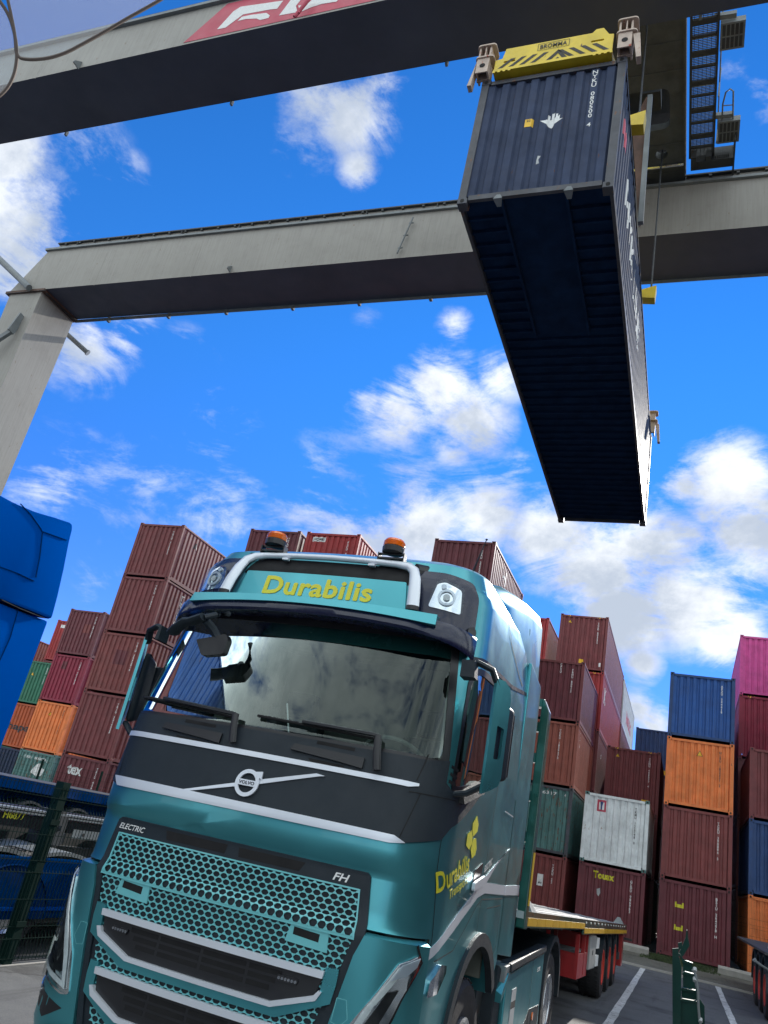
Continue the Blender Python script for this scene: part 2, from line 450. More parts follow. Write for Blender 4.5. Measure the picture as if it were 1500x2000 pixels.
# ------------------------------------------------------------------ ground
def groundmat(name, c1, c2, scale, bump, bricks=None, rough=.85):
    m = D.materials.new(name); m.use_nodes = True
    t = m.node_tree; b = t.nodes['Principled BSDF']; N = t.nodes.new; L = t.links.new
    co = N('ShaderNodeTexCoord')
    def noise(s, det, vec=None, ro=.65):
        n = N('ShaderNodeTexNoise'); n.inputs['Scale'].default_value = s; n.inputs['Detail'].default_value = det; n.inputs['Roughness'].default_value = ro
        L(vec or co.outputs['Object'], n.inputs['Vector']); return n.outputs[0]
    def mr(v, a, bb, c, d):
        n = N('ShaderNodeMapRange'); n.inputs[1].default_value = a; n.inputs[2].default_value = bb; n.inputs[3].default_value = c; n.inputs[4].default_value = d
        L(v, n.inputs[0]); return n.outputs[0]
    def mix(f, a, c, mode='MIX'):
        n = N('ShaderNodeMix'); n.data_type = 'RGBA'; n.blend_type = mode
        L(f, n.inputs[0]) if not isinstance(f, float) else setattr(n.inputs[0], 'default_value', f)
        for i, v in ((6, a), (7, c)):
            if isinstance(v, tuple): n.inputs[i].default_value = (*v, 1)
            else: L(v, n.inputs[i])
        return n.outputs[2]
    c = mix(mr(noise(scale, 8), .35, .65, 0, 1), c1, c2)
    c = mix(mr(noise(90, 3), .3, .7, 0, .5), c, tuple(x * 1.9 for x in c2))
    c = mix(mr(noise(.9, 6), .54, .66, 0, .7), c, tuple(x * .42 for x in c1))       # oil and tyre dirt
    mp2 = N('ShaderNodeMapping'); mp2.inputs['Scale'].default_value = (2.2, .12, 1); L(co.outputs['Object'], mp2.inputs[0])
    c = mix(mr(noise(1.6, 7, mp2.outputs[0]), .56, .68, 0, .5), c, tuple(x * .5 for x in c1))   # tyre tracks along the bays
    vo = N('ShaderNodeTexVoronoi'); vo.feature = 'DISTANCE_TO_EDGE'; vo.inputs['Scale'].default_value = .35; wv = N('ShaderNodeVectorMath'); wv.operation = 'ADD'
    nw = N('ShaderNodeTexNoise'); nw.inputs['Scale'].default_value = 1.5; nw.inputs['Detail'].default_value = 6; L(co.outputs['Object'], nw.inputs['Vector']); L(co.outputs['Object'], wv.inputs[0]); L(nw.outputs['Color'], wv.inputs[1]); L(wv.outputs[0], vo.inputs['Vector'])
    c = mix(mr(vo.outputs['Distance'], 0, .008, .8, 0), c, tuple(x * .3 for x in c1))            # cracks
    h = noise(120, 4)
    if bricks:
        br = N('ShaderNodeTexBrick'); br.inputs['Scale'].default_value = bricks; br.inputs['Mortar Size'].default_value = .022
        br.inputs['Color1'].default_value = (1, 1, 1, 1); br.inputs['Color2'].default_value = (.75, .75, .75, 1); br.inputs['Mortar'].default_value = (.25, .28, .2, 1)
        mp = N('ShaderNodeMapping'); mp.inputs['Rotation'].default_value = (0, 0, R_(25))
        L(co.outputs['Object'], mp.inputs[0]); L(mp.outputs[0], br.inputs['Vector'])
        c = mix(.9, c, br.outputs['Color'], 'MULTIPLY')
    L(c, b.inputs['Base Color']); b.inputs['Roughness'].default_value = rough
    bn = N('ShaderNodeBump'); bn.inputs['Strength'].default_value = bump; bn.inputs['Distance'].default_value = .006
    L(h, bn.inputs['Height']); L(bn.outputs[0], b.inputs['Normal'])
    return m
M['asphalt'] = groundmat('asphalt', (.050, .052, .055), (.075, .078, .082), 1.6, .7)
M['paver'] = groundmat('block_paving', (.085, .085, .075), (.12, .12, .10), 2, .4, bricks=3.2)
M['slab'] = groundmat('concrete_slab', (.062, .065, .070), (.095, .098, .10), 3, .5)
def sheet(name, x0, x1, y0, y1, z, mat, kind='structure', lab=None):
    bm = nb(); bm.faces.new([bm.verts.new(p) for p in ((x0, y0, z), (x1, y0, z), (x1, y1, z), (x0, y1, z))])
    o = link(name, bm, mat); o['kind'] = kind
    return o
sheet('ground', -700, 700, -400, 900, 0, M['asphalt'])
sheet('paved_strip', -60, 60, 26.2, 33.2, .004, M['paver'])
sheet('concrete_apron', -6.05, -3.9, -6, 7.0, .004, M['slab'])
# painted bay lines
def line(x, y0, y1, lab, w=.12):
    bm = nb(); n = int((y1 - y0) / .6); rnd = random.Random(int(abs(x) * 100))
    L_ = []; Rr = []
    for i in range(n + 1):
        y = y0 + (y1 - y0) * i / n
        L_.append(bm.verts.new((x - w / 2 + rnd.uniform(-.008, .008), y, .006))); Rr.append(bm.verts.new((x + w / 2 + rnd.uniform(-.008, .008), y, .006)))
    for i in range(n):
        a = .012 if rnd.random() < .25 else 0
        bm.faces.new((L_[i], Rr[i], Rr[i + 1], L_[i + 1]))
    tag(link('bay_line', bm, M['paintw']), kind='structure')
line(-.95, 3, 25.9, '', .13)
line(.95, 3, 25.9, '', .13)
line(2.9, 3, 25.9, '', .13)
b_ = nb(); bx(b_, -40, 40, 26.05, 26.2, -.02, .05)
tag(link('edging_kerb', b_, M['concrete']), kind='structure')
for i, (x0, x1, y0, lab) in enumerate(((-5.2, -1.02, 31.9, 'low concrete beam on the paving by the stack with the white container'), (1.15, 4.2, 31.3, 'low concrete beam on the paving before the orange bottom container'))):
    o = prism('concrete_beam', [(y0, 0), (y0, .17), (y0 + .06, .24), (y0 + .26, .24), (y0 + .32, .17), (y0 + .32, 0)], 'x', x0, x1, M['concrete'], bev=.01)
    tag(o, lab, 'concrete beam', 'concrete beams before the stacks')
# grass at the foot of the stacks
bm = nb(); rg = random.Random(3)
for i in range(5200):
    x = rg.triangular(-1.3, 1.25, -.3) if i % 4 else rg.uniform(-5, 5); y = rg.uniform(30.3, 33.5) if i % 4 else rg.uniform(32.6, 33.5)
    h = rg.uniform(.02, .085); a = rg.uniform(0, 6.28); dx, dy = math.cos(a) * .018, math.sin(a) * .018
    p = Vector((x, y, .004)); t = p + Vector((rg.uniform(-.03, .03), rg.uniform(-.03, .03), h))
    bm.faces.new([bm.verts.new(q) for q in (p - Vector((dx, dy, 0)), p + Vector((dx, dy, 0)), t)])
M['grass'] = pmat('grass', (.035, .055, .018), .8, var=.5, scale=2)
tag(link('grass', bm, M['grass']), kind='stuff')

# ------------------------------------------------------------------ containers
CW = 1.219
MC_ = {}
def corr(u, pitch, depth, of=.46, sl=.13):
    """depth of the corrugated sheet at distance u"""
    t = (u / pitch) % 1.0
    if t < of: return 0
    if t < of + sl: return depth * (t - of) / sl
    if t < 1 - sl: return depth
    return depth * (1 - t) / sl
def corr_breaks(a, b, pitch, of=.46, sl=.13):
    out = []; k = math.floor(a / pitch) - 1
    while k * pitch < b:
        for t in (0, of, of + sl, 1 - sl):
            u = (k + t) * pitch
            if a < u < b: out.append(u)
        k += 1
    return out
EP, ED = .252, .045
def yend(x): return .030 + corr(x + 1.089 + .0 * EP, EP, ED)
SP, SD = .278, .036
def xside(y): return .022 + corr(y - .12, SP, SD)
def mesh_of(key, build):
    if key not in MC_:
        bm = nb(); build(bm); me = D.meshes.new(key[0] if isinstance(key, tuple) else key)
        bmesh.ops.recalc_face_normals(bm, faces=bm.faces[:])
        bm.to_mesh(me); bm.free(); me.materials.append(None)
        MC_[key] = me
    return MC_[key]
def inst(name, me, mat, parent, loc=None, sc=None):
    o = D.objects.new(name, me); COL.objects.link(o); o.parent = parent
    o.material_slots[0].link = 'OBJECT'; o.material_slots[0].material = mat
    if loc: o.location = loc
    if sc: o.scale = sc
    return o
def b_frame(h, L):
    def f(bm):
        for sx in (-1, 1):
            for y0, y1 in ((0, .11), (L - .11, L)):
                a, b = sorted((sx * CW, sx * (CW - .13)))
                bx(bm, a, b, y0 + .004, y1 - .004, .116, h - .116)
            a, b = sorted((sx * CW, sx * (CW - .06)))
            bx(bm, a + (.006 if sx < 0 else 0), b - (.006 if sx > 0 else 0), .17, L - .17, h - .09, h - .025)
            bx(bm, a + (.006 if sx < 0 else 0), b - (.006 if sx > 0 else 0), .17, L - .17, .03, .17)
        for y0, y1 in ((.006, .07), (L - .07, L - .006)):
            bx(bm, -CW + .17, CW - .17, y0, y1, h - .135, h - .045)
            bx(bm, -CW + .17, CW - .17, y0, y1, .065, .165)
    return f
def b_end(h, L):
    def f(bm):
        xs = [-1.089] + corr_breaks(0, 2.178, EP) + [1.089]
        xs = [-1.089] + [u - 1.089 for u in corr_breaks(0, 2.178, EP)] + [1.089]
        lo = [bm.verts.new((x, yend(x), .16)) for x in xs]; hi = [bm.verts.new((x, yend(x), h - .13)) for x in xs]
        for i in range(len(xs) - 1): bm.faces.new((lo[i], lo[i + 1], hi[i + 1], hi[i]))
    return f
def b_side(h, L):
    def f(bm):
        ys = [.11] + [u + .12 for u in corr_breaks(0, L - .24, SP)] + [L - .11]
        ys = sorted(set(ys))
        lo = [bm.verts.new((CW - xside(y), y, .165)) for y in ys]; hi = [bm.verts.new((CW - xside(y), y, h - .085)) for y in ys]
        for i in range(len(ys) - 1): bm.faces.new((lo[i], lo[i + 1], hi[i + 1], hi[i]))
    return f
def b_plate(h, L, z):
    def f(bm): bx(bm, -CW + .06, CW - .06, .06, L - .06, z, z + .02)
    return f
def b_cast(bm):
    bx(bm, 0, .162, 0, .178, 0, .118)
    bmesh.ops.bevel(bm, geom=bm.edges[:], offset=.006, segments=1, affect='EDGES')
M_HOLE = []
def casting(parent, x, y, z, sx, sy, mat, top):
    o = inst('corner_casting', mesh_of('corner_casting', b_cast), mat, parent, (x, y, z), (sx, sy, 1))
    def bh(bm):
        pts = rounded([(.048, .022), (.114, .022), (.114, .096), (.048, .096)], .032)
        v0 = [bm.verts.new((p[0], -.003, p[1])) for p in pts]; bm.faces.new(v0)
    inst('locking_hole', mesh_of('locking_hole', bh), M['hole'], o)
    return o
def on_end(bm2, cx, cz, off=.004):
    """put flat lettering on the corrugated end wall"""
    for v in bm2.verts: v.co.x += cx; v.co.y += cz
    x0, x1, _, _ = bounds(bm2)
    cuts(bm2, [u - 1.089 for u in corr_breaks(x0 + 1.089, x1 + 1.089, EP)])
    slab(bm2, lambda u, v, o: Vector((u, yend(u) - off - o, v)), 0)
    return bm2
def vtext(c, s, x, ztop, h, mat, w=None, name='container_number', bold=.022):
    x = -1.031 + EP * round((x + 1.031) / EP)       # on the crest of a corrugation
    bm = text2d(s, h=h, w=w or .075, bold=bold, vertical=True)
    bm = on_end(bm, x, ztop - h / 2, .005)
    link(name, bm, mat, c)
def tri(cx, cz, r): return [(cx + r * math.sin(a), cz + r * math.cos(a)) for a in (0, 2.094, 4.189)]
def container(x0, y, z, h, mk, label, number=None, L=6.06, tcol='wtext', marks=(), frame=None, group='containers stacked in the yard', nx=.78, rear=True, name='shipping_container', rot=None, cast=None):
    c = empty(name, (x0 + CW, y, z), label, 'container', group, rot)
    mat = M[mk]; fm = M[frame] if frame else mat; cm = M[cast] if cast else fm
    inst('frame', mesh_of(('frame', h, L), b_frame(h, L)), fm, c)
    inst('end_panel', mesh_of(('end_panel', h, L), b_end(h, L)), mat, c)
    s = mesh_of(('side_panel', h, L), b_side(h, L))
    inst('side_panel', s, mat, c); inst('side_panel', s, mat, c, sc=(-1, 1, 1))
    inst('roof_panel', mesh_of(('roof_panel', h, L), b_plate(h, L, h - .055)), mat, c)
    if name == 'shipping_container': inst('floor', mesh_of(('floor', h, L), b_plate(h, L, .12)), M['under'], c)
    for zz in (0, h - .118):
        for sx in (-1, 1):
            casting(c, sx * (CW + .004), -.004, zz, -sx, 1, cm, zz > 0)
            if rear: casting(c, sx * (CW + .004), L + .004, zz, -sx, -1, cm, zz > 0)
    if number: vtext(c, number, nx, h - .34, .088 * len(number) * (1.15 if len(number) > 9 else 1.1), M[tcol])
    for mkk in marks:
        k = mkk[0]
        if k == 'tri':
            _, x, zz, r = mkk
            link('warning_sign', on_end(flat([tri(x, zz, r)]), 0, 0, .004), M['btext'], c)
            link('warning_sign', on_end(flat([tri(x, zz - .004, r * .78)]), 0, 0, .007), M['labely'], c)
        elif k == 'sq':
            _, x, zz, w, hh, mm = mkk
            link('label', on_end(flat([[(x - w / 2, zz - hh / 2), (x + w / 2, zz - hh / 2), (x + w / 2, zz + hh / 2), (x - w / 2, zz + hh / 2)]]), 0, 0, .004), M[mm], c)
        elif k == 'text':
            _, s_, x, zz, hh, ww, mm, bold, sh = mkk
            link('lettering', on_end(text2d(s_, h=hh, w=ww, bold=bold, shear=sh), x, zz, .006), M[mm], c)
        elif k == 'v': vtext(c, mkk[1], mkk[2], mkk[3], mkk[4], M['wtext'], name='side_code')
        elif k == 'poly':
            _, pts, mm, off = mkk
            link('logo', on_end(flat([pts]), 0, 0, off), M[mm], c)
        elif k == 'haz':       # small striped height warning at the top corners
            for x_ in (-.9, -.78, -.66, .62, .74, .86):
                link('height_stripe', on_end(flat([[(x_, h - .12), (x_ + .05, h - .12), (x_ + .09, h - .04), (x_ + .04, h - .04)]]), 0, 0, .028 + .004), M['labely'], c)
        elif k == 'side':
            _, s_, y0_, zz, hh, ww, mm, bold, vert = mkk
            bm = text2d(s_, h=hh, w=ww, bold=bold, vertical=vert)
            for v in bm.verts: v.co.x += y0_; v.co.y += zz
            a0, a1, _, _ = bounds(bm)
            cuts(bm, [u + .12 for u in corr_breaks(a0 - .12, a1 - .12, SP)])
            slab(bm, lambda u, v, o: Vector((CW - xside(u) + .005, u, v)), 0)
            link('side_lettering', bm, M[mm], c)
    return c
SH, HC = 2.591, 2.896
# --- front row on the left (Y 27)
def stack(x0, y, rows, **kw):
    z = 0; out = []
    for r in rows:
        h = r.pop('h', SH); mk = r.pop('m'); lab = r.pop('l')
        out.append(container(x0, y, z, h, mk, lab, **{**kw, **r})); z += h + .004
    return out
stack(-23.85, 27, [
 dict(m='maroon', l='dark maroon container lettered tex in white, bottom of the tall left stack', number='TRIU 456812', marks=(('text', 'tex', -.36, 2.02, .38, .78, 'wtext', .03, -.05),)),
 dict(m='brown', l='brown container with worn faded letters, second from bottom of the tall left stack', number='TRIU 5214538'),
 dict(m='brown2', l='brown container with a dark square patch on its end, middle of the tall left stack', number='TRIU 3042816', marks=(('sq', .05, 1.55, .62, .62, 'maroon'),)),
 dict(m='brown', l='brown container lettered TRITON down its side in the tall left stack', number='TRLU 710983', marks=(('side', 'TRITON', 1.45, 1.42, 1.75, .26, 'wtext', .03, True),)),
 dict(m='brown', l='brown container with small dark logo on its side, top of the tall left stack', number='TRLU 712452', marks=(('side', 'A', 1.25, 2.02, .34, .36, 'btext', .02, False),)),
])
stack(-17.95, 27, [dict(m='brown', l='brown container low behind the teal truck cab, left of centre', number='TCLU 220183'),
 dict(m='rust', l='rusty container second up behind the teal truck cab, left of centre', number='TCLU 110183'),
 dict(m='brown', l='brown container third up behind the teal truck cab, left of centre', number='TCLU 880183'),
 dict(m='brown2', l='red brown container fourth up behind the teal truck cab, left of centre', number='TCLU 770183'),
 dict(m='maroon', l='dark maroon container seen above the left beacon of the truck', number='TCLU 290534')])
stack(-15.2, 27, [dict(m='brown', l='brown container low behind the truck windscreen'),
 dict(m='maroon', l='maroon container second up behind the truck windscreen'),
 dict(m='brown', l='brown container third up behind the truck windscreen'),
 dict(m='red', l='red container fourth up behind the truck windscreen'),
 dict(m='red', l='red container with a small white logo plate, seen between the two beacons', number='FSCU 372861', marks=(('sq', -.62, 2.28, .62, .2, 'wtext'), ('text', 'HOME', -.64, 2.28, .12, .5, 'btext', .03, .2)))])
stack(-9.56, 27, [dict(m='brown', l='brown container low behind the right side of the truck cab'),
 dict(m='rust', l='rusty container second up behind the right side of the truck cab'),
 dict(m='brown', l='brown container third up behind the right side of the truck cab'),
 dict(m='maroon', l='maroon container fourth up behind the right side of the truck cab'),
 dict(m='maroon', l='dark maroon container standing above the right end of the truck roof', number='BEAU 222522', marks=(('side', 'HH', 2.2, 1.6, 1.25, .6, 'wtext', .02, True),))])
# --- second left column (Y 34)
stack(-32.8, 34, [
 dict(m='teal', l='teal green container with white splashed patch behind the mesh fence, bottom of the left stack', number='C', marks=(('text', 'CBIU 188888', -.15, 2.25, .14, 1.5, 'wtext', .01, 0), ('poly', [(-.1, 1.55), (.1, 1.95), (.32, 2.05), (.5, 1.85), (.75, 1.8), (.7, 1.55), (.45, 1.35), (.2, 1.45)], 'wtext', .005))),
 dict(m='orange', l='bright orange container with small yellow triangle on the left, above the teal one', number='HLXU 5412763', tcol='btext', marks=(('tri', -.15, 1.95, .13),)),
 dict(m='crimson', l='crimson container between the orange and brown ones of the left stack', number='TGHU 4021857', marks=(('sq', -.35, 2.0, .32, .42, 'maroon'),)),
 dict(m='maroon', l='maroon container with a red patch, top of the stack above the crimson one', number='TCLU 3814063', marks=(('sq', .3, 1.55, .5, .5, 'brown2'),)),
])
stack(-38.3, 37.5, [
 dict(m='darkblue', l='dark blue container at the foot of the far left stack'),
 dict(m='burnt', l='burnt orange container with dark letters pa beside the blue truck', marks=(('text', 'hapa', .15, 1.15, .52, 1.7, 'btext', .03, 0), ('sq', 0, 2.5, 2.0, .08, 'pink'))),
 dict(m='green', l='green container with small yellow triangle beside the blue truck', number='EGHU 12345', marks=(('tri', -.28, 1.75, .15),)),
])
stack(-41.7, 42.4, [dict(m='brown', h=HC, l='brown container at the foot of the farthest left stack'), dict(m='brown2', h=HC, l='red brown container second up in the farthest left stack'),
 dict(m='brown', h=HC, l='brown container third up in the farthest left stack'), dict(m='red', h=HC, l='faded red container with white mark, top of the farthest left stack', marks=(('sq', -.55, 2.45, .5, .22, 'wtext'),))])
stack(-47.2, 44, [dict(m='brown', l='brown container low behind the blue truck cab'), dict(m='green', l='green container second up behind the blue truck cab'), dict(m='brown', l='brown container third up behind the blue truck cab'), dict(m='rust', l='rusty red container whose roof shows just right of the blue truck')])
# --- right block, front row (Y 33.7)
YR = 33.7
stack(-6.69, YR, [
 dict(m='brown2', l='brown container with a small white meter box, behind the flat trailer', number='TCKU 22', nx=.72, marks=(('sq', .28, 1.62, .22, .42, 'wtext'), ('sq', .28, 1.52, .12, .06, 'btext'), ('sq', -.35, 1.45, .7, 1.3, 'maroon'))),
 dict(m='teal', l='weathered teal container with rust streaks numbered 136317 4', marks=(('text', '136317', .18, 2.28, .12, .82, 'wtext', .01, 0), ('text', '4', .92, 2.28, .12, .07, 'wtext', .01, 0)), frame='hangframe'),
 dict(m='rust', l='rusty brown container numbered TCKU 183947 0, above the weathered teal one', number='TCKU 1839470', nx=.55, marks=(('side', 'TCKU 183947', .9, 1.45, 1.8, .1, 'wtext', .01, True),)),
 dict(m='maroon', l='dark maroon container marked CPSU, top of the stack behind the green headboard', number='FBHU 80915', nx=.733, marks=(('v', 'CPSU', .23, 2.45, .42),), frame='brown'),
])
vt = D.objects
stack(-3.77, YR, [
 dict(m='maroon', l='maroon container lettered Touax in yellow under the white container', number='GLDU 986963', nx=.72, marks=(('text', 'Touax', -.28, 2.22, .26, .78, 'ytext', .04, 0), ('poly', [(-.5, 1.72), (-.38, 1.78), (-.36, 1.6), (-.42, 1.48), (-.48, 1.55)], 'grey', .005))),
 dict(m='white', l='white container with a red and blue square emblem, on top of the Touax container', number='TKMU 152748 0', tcol='btext', nx=.82, marks=(('sq', -.56, 2.13, .34, .44, 'banner'), ('poly', [(-.66, 1.98), (-.66, 2.26), (-.60, 2.26), (-.56, 2.15), (-.58, 1.98)], 'wtext', .007), ('poly', [(-.46, 1.98), (-.46, 2.26), (-.52, 2.26), (-.56, 2.15), (-.54, 1.98)], 'wtext', .007), ('poly', [(-.585, 1.98), (-.535, 1.98), (-.53, 2.12), (-.5, 2.26), (-.54, 2.29), (-.58, 2.29), (-.62, 2.26), (-.59, 2.12)], 'navy', .009)), cast='teal'),
])
stack(-.82, YR, [
 dict(m='maroon', l='maroon container with two yellow brackets marked, bottom of the four high stack', number='BSIU 264278 H', nx=.72, marks=tuple(q for zz in (1.77, 1.02) for q in (('poly', [(-.66, zz - .09), (-.36, zz - .09), (-.36, zz + .09), (-.42, zz + .09), (-.42, zz + .02), (-.60, zz + .02), (-.60, zz + .09), (-.66, zz + .09)], 'ytext', .005),))),
 dict(m='brown2', l='brown container numbered TCKU 390094 3, under the bright orange one', number='TCKU 390094 3', nx=.78),
 dict(m='orange', l='bright orange container with a yellow triangle, between blue and brown ones on the right', number='HLBU 182221 2', tcol='btext', marks=(('tri', .0, 2.05, .14),)),
 dict(m='blue', l='blue container on top of the bright orange one at the right', number='APZU 344418', frame='navy', marks=()),
])
stack(2.17, YR, [
 dict(m='orange', l='orange container at the bottom of the rightmost stack, behind the mesh fence'),
 dict(m='navy', l='dark blue container in the middle of the rightmost stack'),
 dict(m='brown', l='brown container on top of the rightmost stack, before the pink one'),
])
# --- right block, second row (Y 40.1)
YS = 40.1
stack(-9.55, YS, [dict(m='brown', h=HC, l='brown container at the foot behind the truck rear'), dict(m='rust', h=HC, l='rusty container second up behind the truck rear'), dict(m='brown', h=HC, l='brown container third up behind the truck rear'),
 dict(m='brown2', h=SH, l='red brown container under the red one right of the truck roof'), dict(m='red', h=HC, l='red container at the top right beside the truck roof', number='TEMU 43', nx=.3)])
stack(-6.53, YS, [dict(m='brown', h=HC, L=12.19, l='long brown container at the foot of the tallest right stack'), dict(m='maroon', h=HC, L=12.19, l='long maroon container second up in the tallest right stack'),
 dict(m='brown', h=HC, L=12.19, l='long brown container third up in the tallest right stack', marks=(('side', '10', 2.0, 2.1, .5, .3, 'wtext', .01, True),)),
 dict(m='red', h=HC, L=12.19, l='long red container with a sunlit side under the top brown one', marks=(('haz',), ('side', 'K', 1.6, 2.0, .8, .9, 'wtext', .02, False))),
 dict(m='brown', h=HC, L=12.19, l='long brown container with yellow triangle, top of the tallest right stack', number='TCLU 843542', marks=(('tri', -.72, 2.5, .12), ('sq', .02, .42, .22, .28, 'labely'), ('sq', .95, .36, .1, .2, 'wtext'), ('haz',)))])
stack(-6.53, 53.2, [dict(m='brown', h=HC, L=12.19, l='long brown container low behind the tallest right stack'), dict(m='brown', h=HC, L=12.19, l='long brown container second up behind the tallest right stack'),
 dict(m='maroon', h=HC, L=12.19, l='long maroon container third up behind the tallest right stack'), dict(m='brown2', h=HC, L=12.19, l='long red brown container under the pale grey one'),
 dict(m='grey', h=HC, L=12.19, l='long pale grey container with red side letters behind the tallest right stack', marks=(('side', 'HAMBURG', 6.5, 1.2, .9, 5.2, 'banner', .02, False),))])
stack(-3.65, YS, [dict(m='maroon', h=SH, L=12.19, l='maroon container hidden low behind the white container'), dict(m='brown', h=SH, L=12.19, l='brown container second up behind the white container'),
 dict(m='brown', h=HC, L=12.19, l='brown container with yellow triangle looking over the white container', number='TCNU 408977 4', nx=.72, marks=(('tri', -.72, 2.48, .12), ('sq', .62, .50, .3, .34, 'labely'), ('haz',)))])
stack(2.1, YS, [dict(m='brown', h=HC, L=12.19, l='brown container low behind the rightmost stack'), dict(m='brown2', h=HC, L=12.19, l='red brown container second up behind the rightmost stack'),
 dict(m='maroon', h=SH, L=12.19, l='maroon container third up behind the rightmost stack'), dict(m='crimson', h=HC, L=12.19, l='crimson container with yellow triangle under the pink one', marks=(('tri', .15, 2.3, .16), ('haz',))),
 dict(m='pink', h=HC, L=12.19, l='pink container at the top right')])
stack(-3.2, 53.6, [dict(m='brown', h=HC, L=12.19, l='brown container at the foot of the distant blue topped stack'), dict(m='burnt', h=HC, L=12.19, l='burnt orange container second up in the distant blue topped stack'),
 dict(m='red', h=HC, L=12.19, l='red container under the distant blue one'), dict(m='navy', h=HC, L=12.19, l='distant blue container showing left of the top blue one', number='CMAU 3719', nx=.8, marks=(('sq', .62, .3, .3, .3, 'labely'),))])

stack(-.82, YS, [dict(m=('brown', 'maroon', 'rust', 'brown')[j], L=12.19, rear=False, l='%s container hidden behind the stack with the blue top, %s from the ground' % (('brown', 'maroon', 'rusty', 'dark brown')[j], ('first', 'second', 'third', 'fourth')[j])) for j in range(4)])  # unseen stack added to keep sunlight out of the gap
for i, x in enumerate((4.95, 7.6, 10.2, 12.8)):  # unseen stacks added outside the view as dark reflections for the truck side
    stack(x, YR, [dict(m=('orange', 'rust', 'brown', 'navy')[(i + j) % 4], l='%s container, %s of the %s stack right of the frame' % (('orange', 'rusty', 'brown', 'dark blue')[(i + j) % 4], ('bottom', 'second', 'third', 'top')[j], ('nearest', 'second', 'third', 'fourth')[i])) for j in range(4)] + [dict(m='brown', l='brown container fifth up on the %s stack right of the frame' % ('nearest', 'second', 'third', 'fourth')[i])], rear=False)
for i, y in enumerate((16, 22.4)):  # further unseen stacks, added for the truck paint to mirror
    for j in range(2):
        stack(9.5 + 2.6 * j, y, [dict(m=('brown', 'rust', 'teal')[(i + k + j) % 3], l='%s container in the side row %s, %s on the %s stack' % (('brown', 'rusty', 'teal')[(i + k + j) % 3], ('near the trailer', 'farther back')[i], ('lowest', 'middle', 'highest')[k], ('inner', 'outer')[j])) for k in range(3)], rear=False)

# stacks behind and left of the camera: only seen mirrored in the windscreen and paint
for i, (x, y) in enumerate(((-14.0, -4.2), (-16.6, -4.2), (-9.5, -14))):
    stack(x, y, [dict(m=('maroon', 'navy', 'brown', 'blue')[(i + k) % 4], l='%s container behind the camera, %s in the %s stack' % (('maroon', 'dark blue', 'brown', 'blue')[(i + k) % 4], ('lowest', 'second', 'third', 'highest')[k], ('middle', 'right', 'left')[i])) for k in range(4)], rear=False)
container(2.95, -2.2, 1.22, HC, 'maroon', 'unseen maroon container added on a trailer right beside the camera to shade the truck', L=12.19, rear=False, group=None)  # out of view, added to cut the sky light on the truck side

# ------------------------------------------------------------------ the hanging container
HX0, HY, HZ, HL = -3.82, 8.93, 11.36, 12.30
hc = container(HX0, HY, HZ, HC, 'hang', 'dark slate blue container numbered NYKU 080500 4 hanging from the crane', L=HL, group=None, frame='hangframe', name='hanging_container', rot=(R_(-.35), 0, 0))
vtext(hc, 'NYKU 080500 4', .733, 2.72, 1.32, M['wtext'], w=.09, bold=.015)
arrow = [(0, 1.42), (.22, 1.62), (.15, 1.60), (.15, 1.72), (.11, 1.68), (.11, 1.76), (.07, 1.76), (.07, 1.66), (.04, 1.66), (.04, 1.84), (-.02, 1.84), (-.02, 1.66), (-.05, 1.66), (-.05, 1.78), (-.09, 1.78), (-.09, 1.64), (-.13, 1.62), (-.24, 1.62)]
link('logo', on_end(flat([[(x * .82 + .12, (z - 1.6) * .82 + 1.68) for x, z in arrow]]), 0, 0, .004), M['wtext'], hc)
link('label', on_end(flat([[(-.33, 1.60), (-.19, 1.60), (-.19, 1.78), (-.33, 1.78)]]), 0, 0, .004), M['labely'], hc)
link('lettering', on_end(text2d('22', h=.05, bold=.02), -.27, 1.74, .006), M['btext'], hc)
link('paint_patch', on_end(flat([[(-.03, .70), (.02, .72), (.0, .80), (.03, .88), (-.02, .89), (-.03, .8)]]), 0, 0, .004), M['grey'], hc)
for k, (s_, y_, m_) in enumerate((('NYK LINE', 3.9, 'wtext'),)):
    bm = text2d(s_, h=.62, w=4.4, bold=.01)
    for v in bm.verts: v.co.x += y_; v.co.y += 1.75
    a0, a1, _, _ = bounds(bm); cuts(bm, [u + .12 for u in corr_breaks(a0 - .12, a1 - .12, SP)])
    slab(bm, lambda u, v, o: Vector((CW - xside(u) + .005, u, v)), 0); link('side_lettering', bm, M[m_], hc)
bm = flat([[(.55, 1.9), (1.1, 1.9), (1.1, 2.25), (.55, 2.25)]]); cuts(bm, [u + .12 for u in corr_breaks(.43, .98, SP)])
slab(bm, lambda u, v, o: Vector((CW - xside(u) + .005, u, v)), 0); link('flag', bm, M['banner'], hc)
